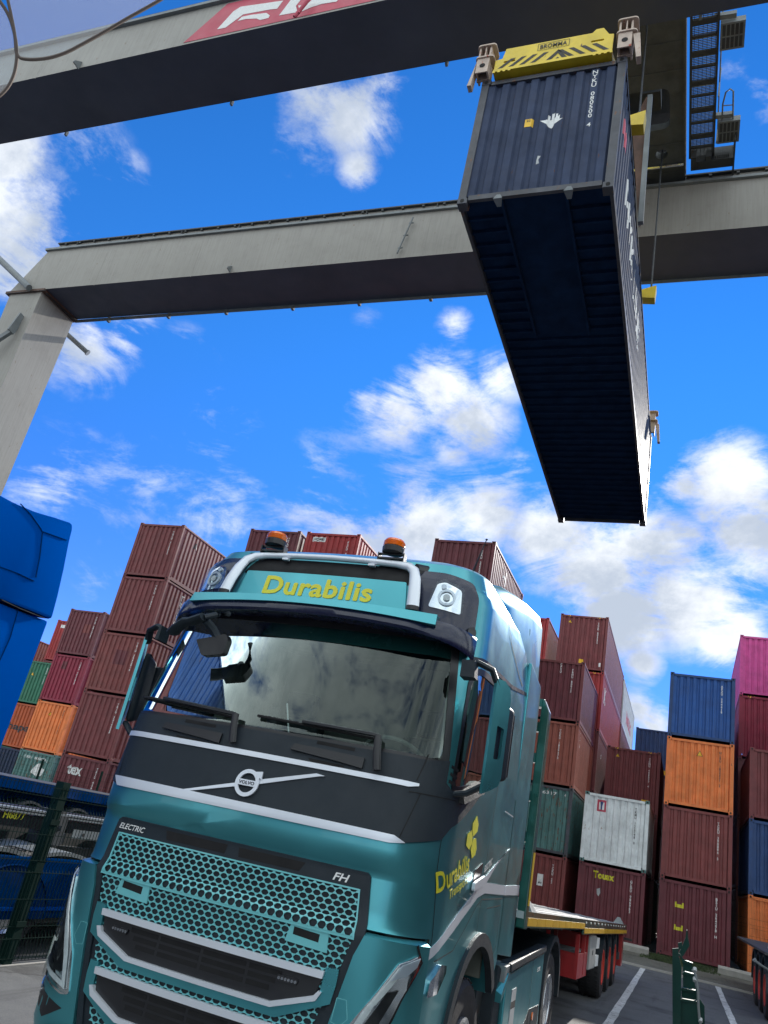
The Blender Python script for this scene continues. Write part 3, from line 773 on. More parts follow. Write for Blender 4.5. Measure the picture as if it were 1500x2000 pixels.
# underside: floor, cross members, gooseneck tunnel
bm = nb()
bx(bm, -CW + .045, CW - .045, .055, HL - .055, .152, .175)
link('floor', bm, M['under'], hc)
bm = nb(); y = .45
while y < HL - .3:
    if y < 3.5:
        bx(bm, -CW + .065, -.53, y, y + .045, .085, .15); bx(bm, .53, CW - .065, y, y + .045, .085, .15)
    else: bx(bm, -CW + .065, CW - .065, y, y + .045, .09 + (.004 if int(y * 3) % 2 else 0), .15)
    y += .30
link('cross_members', bm, M['under'], hc)
bm = nb(); bx(bm, -.53, -.49, .09, 3.6, .03, .152); bx(bm, .49, .53, .09, 3.6, .03, .152); bx(bm, -.485, .485, .09, 3.6, .12, .14)
link('gooseneck_tunnel', bm, M['under'], hc)
bm = nb()
for x in (-.58, .53):
    v = [bm.verts.new(p) for p in ((x - .05, .0, .03), (x + .10, .0, .03), (x + .06, .16, .01), (x - .01, .16, .01))]; bm.faces.new(v)
    v = [bm.verts.new(p) for p in ((x - .05, .0, .03), (x + .10, .0, .03), (x + .06, .0, .11), (x, .0, .11))]; bm.faces.new(v)
    link('gusset', bm, M['gsteel'], hc); bm = nb()
bm.free()

# ------------------------------------------------------------------ the crane
GZ = 19.2
crane = empty('gantry_crane', (-5, 15.1, 0), 'tall grey gantry crane with two box girders spanning the yard', 'crane')
cx0, cy0 = -5, 15.1
def cl(x, y, z=0): return (x - cx0, y - cy0, z)
def girder(y0, y1, xl, xr, zt_l, zt_r, cut=None):
    """box girder; top falls a little from left to right, left end cut on the slant"""
    xt = xl + (cut or 0)
    P = [cl(xl, y0, GZ), cl(xr, y0, GZ - .1), cl(xr, y1, GZ - .1), cl(xl, y1, GZ), cl(xt, y0, zt_l), cl(xr, y0, zt_r), cl(xr, y1, zt_r), cl(xt, y1, zt_l)]
    bm = nb(); v = [bm.verts.new(p) for p in P]
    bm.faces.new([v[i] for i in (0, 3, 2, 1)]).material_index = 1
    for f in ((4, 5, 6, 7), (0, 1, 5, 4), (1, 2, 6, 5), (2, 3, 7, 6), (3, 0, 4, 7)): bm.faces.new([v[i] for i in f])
    g = link('girder', bm, [M['girder'], M['girdshade']], crane)
    # flange, rail bed, stiffeners
    bm = nb()
    for ya, yb, z in ((y0 - .10, y1 + .10, 0.0),):
        hexa(bm, [cl(xt - .1, ya, zt_l + z), cl(xr, ya, zt_r + z), cl(xr, yb, zt_r + z), cl(xt - .1, yb, zt_l + z), cl(xt - .1, ya, zt_l + .09), cl(xr, ya, zt_r + .09), cl(xr, yb, zt_r + .09), cl(xt - .1, yb, zt_l + .09)])
    link('top_flange', bm, M['gsteel'], crane)
    bm = nb(); yr = y0 + .28
    hexa(bm, [cl(xt + .1, yr, zt_l + .09), cl(xr, yr, zt_r + .09), cl(xr, yr + .22, zt_r + .09), cl(xt + .1, yr + .22, zt_l + .09), cl(xt + .1, yr, zt_l + .56), cl(xr, yr, zt_r + .56), cl(xr, yr + .22, zt_r + .56), cl(xt + .1, yr + .22, zt_l + .56)])
    link('rail_beam', bm, M['girder'], crane)
    bm = nb()
    for dz, w in ((.56, .34), (.30, .02)):
        beam(bm, cl(xt + .1, yr + .06, zt_l + dz + .03), cl(xr, yr + .06, zt_r + dz + .03), w, .05) if dz > .5 else beam(bm, cl(xt + .1, yr - .05, zt_l + dz), cl(xr, yr - .05, zt_r + dz), .03, .03)
    n = 0; x = xt + 1.2
    while x < xr:
        zz = zt_l + (zt_r - zt_l) * (x - xt) / (xr - xt)
        bx(bm, x - cx0, x - cx0 + .03, yr - cy0 - .14, yr - cy0, zz + .09, zz + .5)
        x += 2.6
    x = xt + .5
    while x < xr:
        zz = zt_l + (zt_r - zt_l) * (x - xt) / (xr - xt)
        bx(bm, x - cx0, x - cx0 + .08, yr - cy0 - .11, yr - cy0 - .04, zz + .48, zz + .545)
        x += .75
    link('rail', bm, M['dsteel'], crane)
    return g
girder(18.18, 20.1, -26.5, 16, 21.22, 20.80, 1.15)
girder(10.06, 11.80, -26.5, 16, 20.62, 20.36, 1.15)
for y0, zt in ((18.18, 20.85), (10.06, 20.36)):
    for x in (-22.1, -17.6, -8.6, .4):
        bm = nb(); bx(bm, x - cx0, x - cx0 + .014, y0 - cy0 - .004, y0 - cy0 + .01, GZ - .05, zt); link('weld_seam', bm, M['girder'], crane)
# small lugs and plates under the girders
bm = nb()
for x in (-22.9, -19.9, -17.2, -14.3, -11.6, -8.9, -6.0, 1.9, 4.5):
    bx(bm, x - cx0, x - cx0 + .10, 20.1 - cy0 - .02, 20.1 - cy0 + .10, GZ - .22, GZ + .02)
for x in (-18, -12.2, -6.1, -.4):
    bx(bm, x - cx0, x - cx0 + .06, 11.8 - cy0 - .02, 11.8 - cy0 + .06, GZ - .14, GZ + .02)
bx(bm, -24.6 - cx0, 16 - cx0, 20.1 - cy0, 20.1 - cy0 + .03, GZ - .16, GZ - .02)
for (px, py, Y, h) in ((450, 527, 18.18, .3), (155, 130, 10.06, .3)):
    p = onY(px, py, Y); hexa(bm, [(p.x - cx0, Y - cy0 - .22, p.z - .1), (p.x - cx0 + .03, Y - cy0 - .22, p.z - .1), (p.x - cx0 + .03, Y - cy0, p.z - .12), (p.x - cx0, Y - cy0, p.z - .12),
        (p.x - cx0, Y - cy0 - .20, p.z - .02), (p.x - cx0 + .03, Y - cy0 - .20, p.z - .02), (p.x - cx0 + .03, Y - cy0, p.z + h * .6), (p.x - cx0, Y - cy0, p.z + h * .6)])
link('mounting_lug', bm, M['gsteel'], crane)
bm = nb()     # drain pipe on the far girder, cable hanger on the near one
cyl(bm, cl(-9.18, 18.05, 20.75), cl(-9.45, 18.05, 19.25), .028, 8)
for t in (.15, .5, .85): cyl(bm, cl(-9.18 - .27 * t - .06, 18.06, 20.75 - 1.5 * t), cl(-9.18 - .27 * t + .1, 18.06, 20.75 - 1.5 * t), .025, 6)
link('drain_pipe', bm, M['gsteel'], crane)
bm = nb()
a, b2 = onY(575, 33, 9.9), onY(606, -5, 9.9)
cyl(bm, (a.x - cx0, a.y - cy0, a.z), (b2.x - cx0, b2.y - cy0, b2.z), .045, 8)
cyl(bm, (a.x - cx0 + .1, a.y - cy0, a.z + .1), (a.x - cx0 + .02, a.y - cy0 - .05, a.z + .3), .03, 6)
link('cable_hanger', bm, M['banner'], crane)
# rings under the near girder
bm = nb()
for (px, py) in ((170, 145), (225, 218), (1124, 52), (1005, 70)):
    p = onZ(px, py, GZ - .02)
    for k in range(16):
        a0, a1 = k / 16 * 6.283, (k + 1) / 16 * 6.283
        beam(bm, (p.x - cx0 + .12 * math.cos(a0), p.y - cy0 + .12 * math.sin(a0), GZ - .012), (p.x - cx0 + .12 * math.cos(a1), p.y - cy0 + .12 * math.sin(a1), GZ - .012), .012, .02)
link('drain_ring', bm, M['girdshade'], crane)
# legs: slightly wider on top
def leg(y0, y1):
    bm = nb()
    hexa(bm, [cl(-25.6, y0 + .2, 0), cl(-24.4, y0 + .2, 0), cl(-24.4, y1 - .1, 0), cl(-25.6, y1 - .1, 0), cl(-26.42, y0 + .02, GZ - .11), cl(-24.72, y0 + .02, GZ - .11), cl(-24.72, y1 - .02, GZ - .11), cl(-26.42, y1 - .02, GZ - .11)])
    link('leg', bm, M['girder'], crane)
    bm = nb(); bx(bm, -26.62 - cx0, -24.55 - cx0, y0 - cy0 - .06, y1 - cy0 + .06, GZ - .11, GZ - .004)
    link('leg_flange', bm, M['rsteel'], crane)
leg(18.18, 20.1); leg(10.06, 11.8)
bm = nb()
for s in range(26):
    bx(bm, -26.5 - cx0 + s * .04 * 2, -26.5 - cx0 + s * .08 + .04, 18.18 - cy0 - .07, 18.18 - cy0 - .04, GZ - .13, GZ - .10)
for s in range(22): bx(bm, -24.6 - cx0, -24.54 - cx0, 18.3 - cy0 + s * .08, 18.34 - cy0 + s * .08, GZ - .16, GZ - .11)
link('bolt_row', bm, M['dsteel'], crane)
bm = nb()
p0, p1 = onY(-60, 450, 17.6), onY(57, 562, 17.95); cyl(bm, cl(*p0), cl(*p1), .13, 12)
p0, p1 = onY(100, 625, 19.9), onY(170, 688, 20.9); cyl(bm, cl(*p0), cl(*p1), .10, 12); cyl(bm, cl(*p1), cl(*(p1 + (p1 - p0).normalized() * .06)), .13, 12)
link('brace_pipe', bm, M['gsteel'], crane)
p0, p1 = onY(-30, 680, 17.8), onY(20, 648, 18.0)
bm = nb(); beam(bm, cl(*p0), cl(*p1), .16, .16); p2 = onY(44, 616, 18.16); beam(bm, cl(*p1), cl(*p2), .08, .30)
link('stay_bracket', bm, M['gsteel'], crane)
bm = nb(); hexa(bm, [cl(-25.0, 18.6, 21.75), cl(-24.6, 18.6, 21.75), cl(-24.6, 18.7, 21.75), cl(-25.0, 18.7, 21.75), cl(-24.7, 18.6, 22.1), cl(-24.6, 18.6, 22.1), cl(-24.6, 18.7, 22.1), cl(-24.7, 18.7, 22.1)])
link('end_stop', bm, M['gsteel'], crane)
for Y in (11.0, 19.2):     # right-hand legs stand far outside the frame
    bm = nb(); hexa(bm, [cl(13.2, Y - .7, 0), cl(14.4, Y - .7, 0), cl(14.4, Y + .7, 0), cl(13.2, Y + .7, 0), cl(13.2, Y - .8, GZ - .11), cl(15, Y - .8, GZ - .11), cl(15, Y + .8, GZ - .11), cl(13.2, Y + .8, GZ - .11)]); link('leg', bm, M['girder'], crane)
# red name banner on the near girder
def gface(pts, mat, off, name, th=.01):
    P = [onY(px, py, 10.06 - off) for px, py in pts]
    bm = nb(); a = [bm.verts.new((p.x - cx0, p.y - cy0, p.z)) for p in P]; b = [bm.verts.new((p.x - cx0, p.y - cy0 + th, p.z)) for p in P]
    bm.faces.new(a); bm.faces.new(b[::-1])
    for i in range(len(a)): bm.faces.new((a[i], b[i], b[(i + 1) % len(a)], a[(i + 1) % len(a)]))
    bmesh.ops.recalc_face_normals(bm, faces=bm.faces[:])
    return link(name, bm, M[mat], crane)
x0, z0 = -12.63, 19.24
def bn(x, z): return (x - cx0, z)
P = [(-12.64, 19.24), (-2.0, 19.20), (-1.6, 20.40), (-11.7, 20.46)]
bm = nb(); a = [bm.verts.new((x - cx0, 10.05 - cy0, z)) for x, z in P]; b = [bm.verts.new((x - cx0, 10.058 - cy0, z)) for x, z in P]
bm.faces.new(a); bm.faces.new(b[::-1])
for i in range(4): bm.faces.new((a[i], b[i], b[(i + 1) % 4], a[(i + 1) % 4]))
bmesh.ops.recalc_face_normals(bm, faces=bm.faces[:])
link('name_banner', bm, M['banner'], crane)
gface([(424, 57), (440, 54), (475, 28), (530, 18), (541, 17), (553, 1), (470, 13), (456, 22)], 'wtext', .016, 'lettering', .005)
gface([(464, 41), (472, 33), (490, 29), (520, 25), (527, 30), (524, 35), (508, 39), (501, 36), (480, 37)], 'wtext', .016, 'lettering', .005)
gface([(545, 30), (570, -3), (592, -6), (577, 12), (600, 8), (622, -12), (650, -20), (640, 4), (608, 14), (590, 22)], 'wtext', .016, 'lettering', .005)
gface([(612, 10), (634, -14), (672, -16), (657, 3)], 'wtext', .018, 'lettering', .005)

# ------------------------------------------------------------------ trolley
tz = 21.42
tro = empty('crane_trolley', (-2.5, 15, tz), 'dark crane trolley with grated walkway and floodlights on top of the girders', 'crane trolley')
def tl(x, y, z): return (x + 2.5, y - 15, z - tz)
def tb(bm, x0, x1, y0, y1, z0, z1): bx(bm, x0 + 2.5, x1 + 2.5, y0 - 15, y1 - 15, z0 - tz, z1 - tz)
M['troll'] = pmat('trolley_underside', (.075, .085, .085), .6, var=.3, dirt=.4, rust=.1)
bm = flat([[(-4.4, 10.2), (-.76, 10.2), (-.76, 20), (-4.4, 20)], rounded([(-2.35, 15.2), (-1.15, 15.2), (-1.15, 16.5), (-2.35, 16.5)], .25), [(-1.40 + .17 * math.cos(a / 16 * 6.283), 17.35 + .17 * math.sin(a / 16 * 6.283)) for a in range(16)]])
slab(bm, lambda u, v, o: Vector(tl(u, v, tz + o)), -.25)
link('deck_plate', bm, M['troll'], tro)
bm = nb(); tb(bm, -2.5, -1.0, 15.0, 16.7, tz + .9, tz + 1.0); tb(bm, -4.4, -.78, 10.2, 20, tz + 1.4, tz + 1.5); tb(bm, -1.9, -1.4, 15.5, 16.1, tz + .3, tz + .8)
link('machine_housing', bm, M['dsteel'], tro)
bm = nb()
for y in (11.6, 13.9, 14.7, 17.0, 18.0): tb(bm, -4.3, -.8, y, y + .03, tz - .015, tz)
tb(bm, -.80, -.74, 10.2, 18.1, tz - .06, tz + .14)
link('deck_stiffener', bm, M['troll'], tro)
# walkway gratings right and left
def walkway(x0, x1, y0, y1):
    bm = nb(); y = y0
    tb(bm, x0, x0 + .06, y0, y1, tz - .05, tz + .12); tb(bm, x1 - .06, x1, y0, y1, tz - .05, tz + .12)
    k = 0
    while y < y1:
        tb(bm, x0, x1, y, y + (.14 if k % 2 == 0 else .06), tz - .04, tz + .02); y += .42; k += 1
    link('walkway_frame', bm, M['dsteel'], tro)
    bm = nb(); y = y0
    while y < y1: tb(bm, x0 + .06, x1 - .06, y, y + .012, tz + .04, tz + .07); y += .045
    x = x0 + .1
    while x < x1: tb(bm, x, x + .01, y0, y1, tz + .045, tz + .06); x += .1
    link('grating', bm, M['dsteel'], tro)
walkway(-.66, .02, 12.6, 17.6); walkway(-5.1, -4.45, 12.6, 17.6)
bm = nb()
for y in (12.7, 14.2, 15.7, 17.2): cyl(bm, tl(.06, y, tz), tl(.10, y, tz + 1.1), .02, 6)
for z in (.55, 1.1): cyl(bm, tl(.08, 12.7, tz + z), tl(.08, 17.2, tz + z), .018, 6)
for (a, b) in (((.17, 15.5), (.17, 15.5)),):
    pass
P = [tl(.18, 16.5, tz), tl(.18, 15.95, tz), tl(.24, 15.60, tz), tl(.34, 15.52, tz), tl(.42, 15.60, tz), tl(.46, 16.6, tz)]
tube(bm, P, .022, 6); cyl(bm, tl(.18, 16.0, tz), tl(.44, 16.02, tz), .016, 6)
link('handrail', bm, M['gsteel'], tro)
def flood(x, y):
    f = nb(); tb(f, x, x + .56, y, y + .72, tz - .08, tz + .10); h = link('floodlight', f, M['gsteel'], tro)
    bm = nb()
    for i in range(5):
        for j in range(2):
            tb(bm, x + .05 + .097 * i, x + .05 + .097 * i + .07, y + .05 + .33 * j, y + .33 + .33 * j, tz - .088, tz - .078)
    link('lens', bm, M['dsteel'], h)
    bm = nb(); beam(bm, tl(x - .15, y - .12, tz + .05), tl(x + .35, y - .10, tz + .05), .12, .12); link('bracket', bm, M['gsteel'], h)
flood(.04, 13.62); flood(.08, 16.45)
bm = nb(); cyl(bm, tl(-2.4, 17.75, tz - .05), tl(-.8, 17.75, tz - .05), .06, 12); link('shaft', bm, M['chrome'], tro)
bm = nb(); tb(bm, -.6, .55, 17.6, 17.9, tz - .2, tz + .3); tb(bm, -.6, -.45, 17.4, 17.8, tz - .25, tz + .1); tb(bm, -.2, -.05, 17.45, 17.6, tz - .2, tz + .1)
for i in range(7): tb(bm, .05 + i * .055, .07 + i * .055, 17.5, 17.6, tz - .15, tz + .1)
tb(bm, .52, .56, 16.9, 18.4, tz - .3, tz + .3)
link('drive_motor', bm, M['dsteel'], tro)
bm = nb()
for x in (-4.0, -1.3):
    for y in (10.6, 18.6): cyl(bm, tl(x, y, tz - .15), tl(x, y + .12, tz - .15), .25, 18)
link('wheel', bm, M['dsteel'], tro)

# ------------------------------------------------------------------ spreader
spz = HZ + HC + .02
sp = empty('container_spreader', (-2.6, 15, spz), 'yellow black striped lifting spreader with beige corner flippers on the hanging container', 'spreader')
def sl(x, y, z): return (x + 2.6, y - 15, z - spz)
def se(px, py, Y=8.86): p = onY(px, py, Y); return p
face = [(967, 150), (972, 128), (985, 122), (988, 101), (1152, 70), (1163, 66), (1180, 75), (1200, 72), (1200, 106), (1090, 128), (985, 158), (966, 160)]
P = [onY(px, py, 8.86) for px, py in face]
def spr(pts, y0, y1, name, mat, holes=()):
    bm = flat([[(p.x, p.z) for p in pts]] + [[(q.x, q.z) for q in h] for h in holes])
    slab(bm, lambda u, v, o: Vector(sl(u, y0 + o, v)), -(y1 - y0))
    return link(name, bm, mat, sp)
h1 = rounded([(p.x, p.z) for p in (onY(983, 127, 8.86), onY(1008, 121, 8.86), onY(1009, 126, 8.86), onY(984, 132, 8.86))], .03)
h2 = rounded([(p.x, p.z) for p in (onY(1151, 94, 8.86), onY(1178, 89, 8.86), onY(1179, 95, 8.86), onY(1152, 100, 8.86))], .03)
EBF = [(-3.62, spz + .07), (-3.62, spz + .34), (-3.50, spz + .36), (-3.46, spz + .60), (-1.98, spz + .60), (-1.92, spz + .68), (-1.80, spz + .68), (-1.70, spz + .50), (-1.62, spz + .48), (-1.62, spz + .07)]
h1 = rounded([(-3.47, spz + .24), (-3.26, spz + .24), (-3.26, spz + .285), (-3.47, spz + .285)], .03); h2 = rounded([(-1.99, spz + .36), (-1.77, spz + .36), (-1.77, spz + .405), (-1.99, spz + .405)], .03)
bm = flat([EBF, h1, h2])
slab(bm, lambda u, v, o: Vector(sl(u, 8.86 + o, v)), -.04)
eb = link('end_beam', bm, M['yellow'], sp)
# lower lip, back box
z_l, z_r = onY(985, 158, 8.86).z, onY(1200, 106, 8.86).z
bm = nb(); hexa(bm, [sl(-3.62, 8.83, spz + .01), sl(-1.62, 8.83, spz + .01), sl(-1.62, 9.35, spz + .03), sl(-3.62, 9.35, spz + .03), sl(-3.62, 8.83, spz + .07), sl(-1.62, 8.83, spz + .07), sl(-1.62, 9.35, spz + .4), sl(-3.62, 9.35, spz + .4)])
link('end_box', bm, M['yellow'], sp)
# chevrons
def yface(x, z, off=.004): return Vector(sl(x, 8.86 - off, z))
zb = spz + .07
bm = nb()
for x, d in [(-3.60, 1), (-3.41, 1), (-3.22, 1), (-3.03, 1), (-1.71, -1), (-1.90, -1), (-2.09, -1), (-2.28, -1)]:
    x1 = x + d * .26; pts = [(x, zb), (x + .085, zb), (x1 + .085, zb + .25), (x1, zb + .25)]
    v = [bm.verts.new(yface(*p)) for p in pts]; bm.faces.new(v)
for pts in ([(-2.75, zb), (-2.66, zb), (-2.52, zb + .17), (-2.52, zb + .27)], [(-2.42, zb), (-2.33, zb), (-2.52, zb + .27), (-2.52, zb + .17)], [(-2.58, zb), (-2.46, zb), (-2.52, zb + .08)]):
    bm.faces.new([bm.verts.new(yface(*p)) for p in pts])
bmesh.ops.recalc_face_normals(bm, faces=bm.faces[:])
link('hazard_stripe', bm, M['hazard'], eb)
bm = text2d('BROMMA', h=.105, w=.46, bold=.02, space=1.05)
slab(bm, lambda u, v, o: Vector(sl(u - 2.62, 8.853, v + spz + .475)), 0); link('lettering', bm, M['hazard'], eb)
bm = flat([[(-.27, -.085), (.27, -.085), (.27, .085), (-.27, .085)], [(-.262, -.077), (.262, -.077), (.262, .077), (-.262, .077)]])
slab(bm, lambda u, v, o: Vector(sl(u - 2.62, 8.853, v + spz + .475)), 0); link('label_border', bm, M['hazard'], eb)
for x0 in (-3.62, -1.92):
    for i in range(4):
        bm = nb(); bx(bm, x0 + 2.6 + i * .09, x0 + 2.6 + i * .09 + .045, 8.815 - 15, 8.825 - 15, -.035, .012); link('edge_stripe', bm, M['yellow'], eb)
# main beam and telescopes
bm = nb()
bx(bm, -.55, .55, -6.0 + .3, 6.0 - .0, .10, .62); link('main_beam', bm, M['yellow'], sp)
bm = nb(); bx(bm, .70, .95, -4.6, 4.6, .12, .45); bx(bm, -.95, -.70, -4.6, 4.6, .12, .45); link('telescopic_beam', bm, M['rsteel'], sp)
bm = nb(); bx(bm, -1.1, 1.1, 5.7, 6.15, .02, .45); link('end_box', bm, M['yellow'], sp)
# corner housings with flippers
for (sx, X) in ((-1, -3.80), (1, -1.40)):
    for (Y, sy) in ((8.86, 1), (HY + HL - .05, -1)):
        c = empty('corner_housing', sl(X, Y, spz)); c.parent = sp
        bm = nb()
        for z in (.36, .66):
            P2 = rounded([(-.17, -.10), (.17, -.10), (.17, .22), (-.17, .22)], .07)
            a = [bm.verts.new((p[0], p[1] * sy, z)) for p in P2]; b = [bm.verts.new((p[0], p[1] * sy, z + .03)) for p in P2]
            bm.faces.new(a); bm.faces.new(b)
            for i in range(len(a)): bm.faces.new((a[i], b[i], b[(i + 1) % len(a)], a[(i + 1) % len(a)]))
        bx(bm, -.13, -.10, -.06, .2, .02, .66); bx(bm, .06, .09, -.06, .2, .02, .66); bx(bm, -.02, .0, -.07, .2, .3, .66)
        bx(bm, -.14, .10, .1 * sy - .02, .1 * sy + .02, .0, .66)
        bmesh.ops.recalc_face_normals(bm, faces=bm.faces[:])
        link('bracket', bm, M['flip'], c)
        bm = nb(); bx(bm, -.13, .09, -.075, -.055, .0, .36); link('face_plate', bm, M['flip'], c)
        bm = nb(); cyl(bm, (-.02, -.082, .17), (-.02, -.072, .17), .05, 16); link('hole', bm, M['hole'], c)
        fx = sx * .12
        bm = nb(); hexa(bm, [(fx - .02, -.05, .30), (fx + .06 * sx + .03, -.05, .30), (fx + .06 * sx + .03, .08, .30), (fx - .02, .08, .30),
            (fx + .09 * sx - .02, -.08, -.30), (fx + .09 * sx + .05, -.08, -.30), (fx + .09 * sx + .05, .06, -.30), (fx + .09 * sx - .02, .06, -.30)])
        for v in bm.verts:
            if v.co.z > 0: v.co.z += .02
        link('flipper', bm, M['flip'], c)
# yellow blocks at the sides and the ropes
for (px, py, Y, zt, Yt) in ((1245, 243, 10.65, 21.4, 13.2), (1269, 578, 15.25, 21.45, 17.35)):
    p = onY(px, py, Y)
    bm = nb(); hexa(bm, [sl(p.x - .22, Y - .12, p.z - .12), sl(p.x + .12, Y - .12, p.z - .16), sl(p.x + .12, Y + .12, p.z - .16), sl(p.x - .22, Y + .12, p.z - .12), sl(p.x - .22, Y - .12, p.z + .10), sl(p.x + .14, Y - .12, p.z + .20), sl(p.x + .14, Y + .12, p.z + .20), sl(p.x - .22, Y + .12, p.z + .10)])
    link('rope_anchor', bm, M['yellow'], sp)
    q = onY(*((1264, 46) if Yt < 15 else (1293, 305)), Yt)
    bm = nb(); cyl(bm, sl(p.x + .02, Y, p.z + .12), sl(q.x, Yt, q.z + .5), .018 if Yt < 15 else .022, 8)
    link('hoist_rope', bm, M['dsteel'], sp)
    bm = nb(); cyl(bm, sl(-5.2 - p.x - .02, Y, p.z + .12), sl(-3.8, Yt, 21.6), .018, 8); link('hoist_rope', bm, M['dsteel'], sp)
# hanging side frame of the hoist
P = [onX(px, py, -1.02) for px, py in ((1236, 170), (1268, 185), (1262, 300), (1253, 432), (1247, 440), (1238, 260))]
a, b = onY(1262, 180, 12.0), onY(1250, 436, 12.0)
bm = nb(); q = [onY(px, py, 12.3) for px, py in ((1234, 240), (1262, 190), (1272, 188), (1252, 434), (1247, 440), (1240, 330))]
f0 = [bm.verts.new(sl(*p)) for p in q]; f1 = [bm.verts.new(sl(p.x, p.y + .08, p.z)) for p in q]
bm.faces.new(f0); bm.faces.new(f1[::-1])
for i in range(len(f0)): bm.faces.new((f0[i], f1[i], f1[(i + 1) % len(f0)], f0[(i + 1) % len(f0)]))
bmesh.ops.recalc_face_normals(bm, faces=bm.faces[:])
link('side_frame', bm, M['rsteel'], sp)
bm = nb(); a, b = onY(1270, 188, 12.25), onY(1251, 436, 12.25); beam(bm, sl(*a), sl(*b), .10, .10); link('frame_edge', bm, M['gsteel'], sp)

# ------------------------------------------------------------------ the teal tractor
TX, TY = -2.58, 4.6
def _outline():
    P=[]
    n=24
    for i in range(n+1):
        x=0.92*i/n; P.append((x,0.055*(x/0.92)**2))
    a=(0.92,0.055);b=(1.20,0.09);c=(1.245,0.50)
    for i in range(1,17):
        t=i/16;P.append(((1-t)**2*a[0]+2*t*(1-t)*b[0]+t*t*c[0],(1-t)**2*a[1]+2*t*(1-t)*b[1]+t*t*c[1]))
    P.append((1.245,2.4))
    return P
OUT=_outline()
CUM=[0]
for i in range(1,len(OUT)):CUM.append(CUM[-1]+math.dist(OUT[i],OUT[i-1]))
PROF=[(0,.10),(.30,.06),(.42,0),(1.30,0),(1.36,.03),(1.60,.043),(1.64,.038),(1.685,.012),(1.82,.014),(2.12,.06),(2.33,.10),(3.12,.34),(3.30,.36),(3.55,.40),(3.72,.50),(3.82,.72),(3.9,1.1)]
WID=[(0,1),(2.4,1),(3.1,.99),(3.5,.975),(3.68,.945),(3.78,.88),(3.9,.65)]
def interp(T,z):
    if z<=T[0][0]:return T[0][1]
    for (a,va),(b,vb) in zip(T,T[1:]):
        if z<=b:return va+(vb-va)*(z-a)/(b-a)
    return T[-1][1]
def outl(s):
    a=abs(s)
    i=0
    while i<len(CUM)-2 and CUM[i+1]<a:i+=1
    t=(a-CUM[i])/(CUM[i+1]-CUM[i])
    x=OUT[i][0]+(OUT[i+1][0]-OUT[i][0])*t;y=OUT[i][1]+(OUT[i+1][1]-OUT[i][1])*t
    return (x if s>=0 else -x),y
def S(s,z):
    x,y=outl(s);o=interp(PROF,z);w=interp(WID,z)
    return (x*w,y+o*(max(0,1-y/2.3)),z)
def SV(s, z): return Vector(S(s, z))
def SP(s, z, off=0):
    e = .004
    n = (SV(s + e, z) - SV(s - e, z)).cross(SV(s, z + e) - SV(s, z - e)).normalized()
    return SV(s, z) + n * off
truck = empty('tractor_truck', (TX, TY, 0), 'metallic teal electric tractor truck with yellow lettered roof sign and two orange beacons', 'truck')
ZK = [z for z, _ in PROF]
def tp(name, polys, mat, parent=truck, off=0, thick=.01, cut=.07, smooth=True, dz=.16):
    bm = flat(polys); x0, x1, y0, y1 = bounds(bm)
    cuts(bm, frange(x0, x1, cut), [z for z in ZK if y0 < z < y1] + frange(y0, y1, dz))
    slab(bm, lambda u, v, o: SP(u, v, off + o), thick)
    return link(name, bm, mat, parent, smooth)
def tt(name, s_, h, w, cs, cz, mat, parent=truck, off=.006, bold=.02, shear=0, ang=0, cut=.02, thick=0, space=1, fat=0):
    bm = text2d(s_, h=h, w=w, bold=bold, shear=shear, space=space)
    if fat:
        g0 = bm.faces[:]
        for k, (dx, dy) in enumerate(((fat, 0), (0, fat), (-fat, 0), (0, -fat))):
            r = bmesh.ops.duplicate(bm, geom=g0)
            for v in [q for q in r['geom'] if isinstance(q, bmesh.types.BMVert)]: v.co += Vector((dx, dy, .0002 * (k + 1)))
    zof = {v: v.co.z for v in bm.verts}
    ca, sa = math.cos(ang), math.sin(ang)
    for v in bm.verts: v.co = (v.co.x * ca - v.co.y * sa + cs, v.co.x * sa + v.co.y * ca + cz, v.co.z)
    x0, x1, y0, y1 = bounds(bm); cuts(bm, frange(x0, x1, cut), frange(y0, y1, cut * 2))
    for v in bm.verts: v.co = SP(v.co.x, v.co.y, off + v.co.z)
    return link(name, bm, mat, parent)
def mir(P): return [(-x, z) for x, z in P][::-1]
def sym(P): return P + mir(P)
def seam(pts, w=.007, off=.0015, mat='hole', parent=truck, name='panel_seam'):
    L_, Rr = [], []
    P2 = []
    for a, b in zip(pts, pts[1:]):
        n = max(1, int(math.dist(a, b) / .05))
        for i in range(n): P2.append((a[0] + (b[0] - a[0]) * i / n, a[1] + (b[1] - a[1]) * i / n))
    P2.append(pts[-1])
    bm = nb(); pr = None
    for i, p in enumerate(P2):
        a = P2[max(i - 1, 0)]; b = P2[min(i + 1, len(P2) - 1)]
        d = Vector((b[0] - a[0], b[1] - a[1])).normalized(); n = Vector((-d.y, d.x)) * w / 2
        q = (bm.verts.new(SP(p[0] + n.x, p[1] + n.y, off)), bm.verts.new(SP(p[0] - n.x, p[1] - n.y, off)))
        if pr: bm.faces.new((pr[0], pr[1], q[1], q[0]))
        pr = q
    bmesh.ops.recalc_face_normals(bm, faces=bm.faces[:])
    return link(name, bm, M[mat], parent)
arch = [(2.62 + .72 * math.cos(a), .60 + .72 * math.sin(a)) for a in [math.pi * (1.06 - i / 18 * .90) for i in range(19)]]
half = [(1.375, 1.335), (1.375, .45), (1.90, .45)] + arch + [(3.37, 1.12), (3.37, 3.72)]
WS = rounded([(-1.235, 2.30), (1.235, 2.30), (1.10, 3.12), (-1.10, 3.12)], .05)
SW = rounded([(1.36, 2.18), (1.31, 2.90), (1.40, 2.985), (2.42, 3.03), (2.47, 2.44), (1.95, 2.28)], .05)
body = tp('cab_body', [half + mir(half), WS, SW, mir(SW)], M['paint'], off=0, thick=.02)
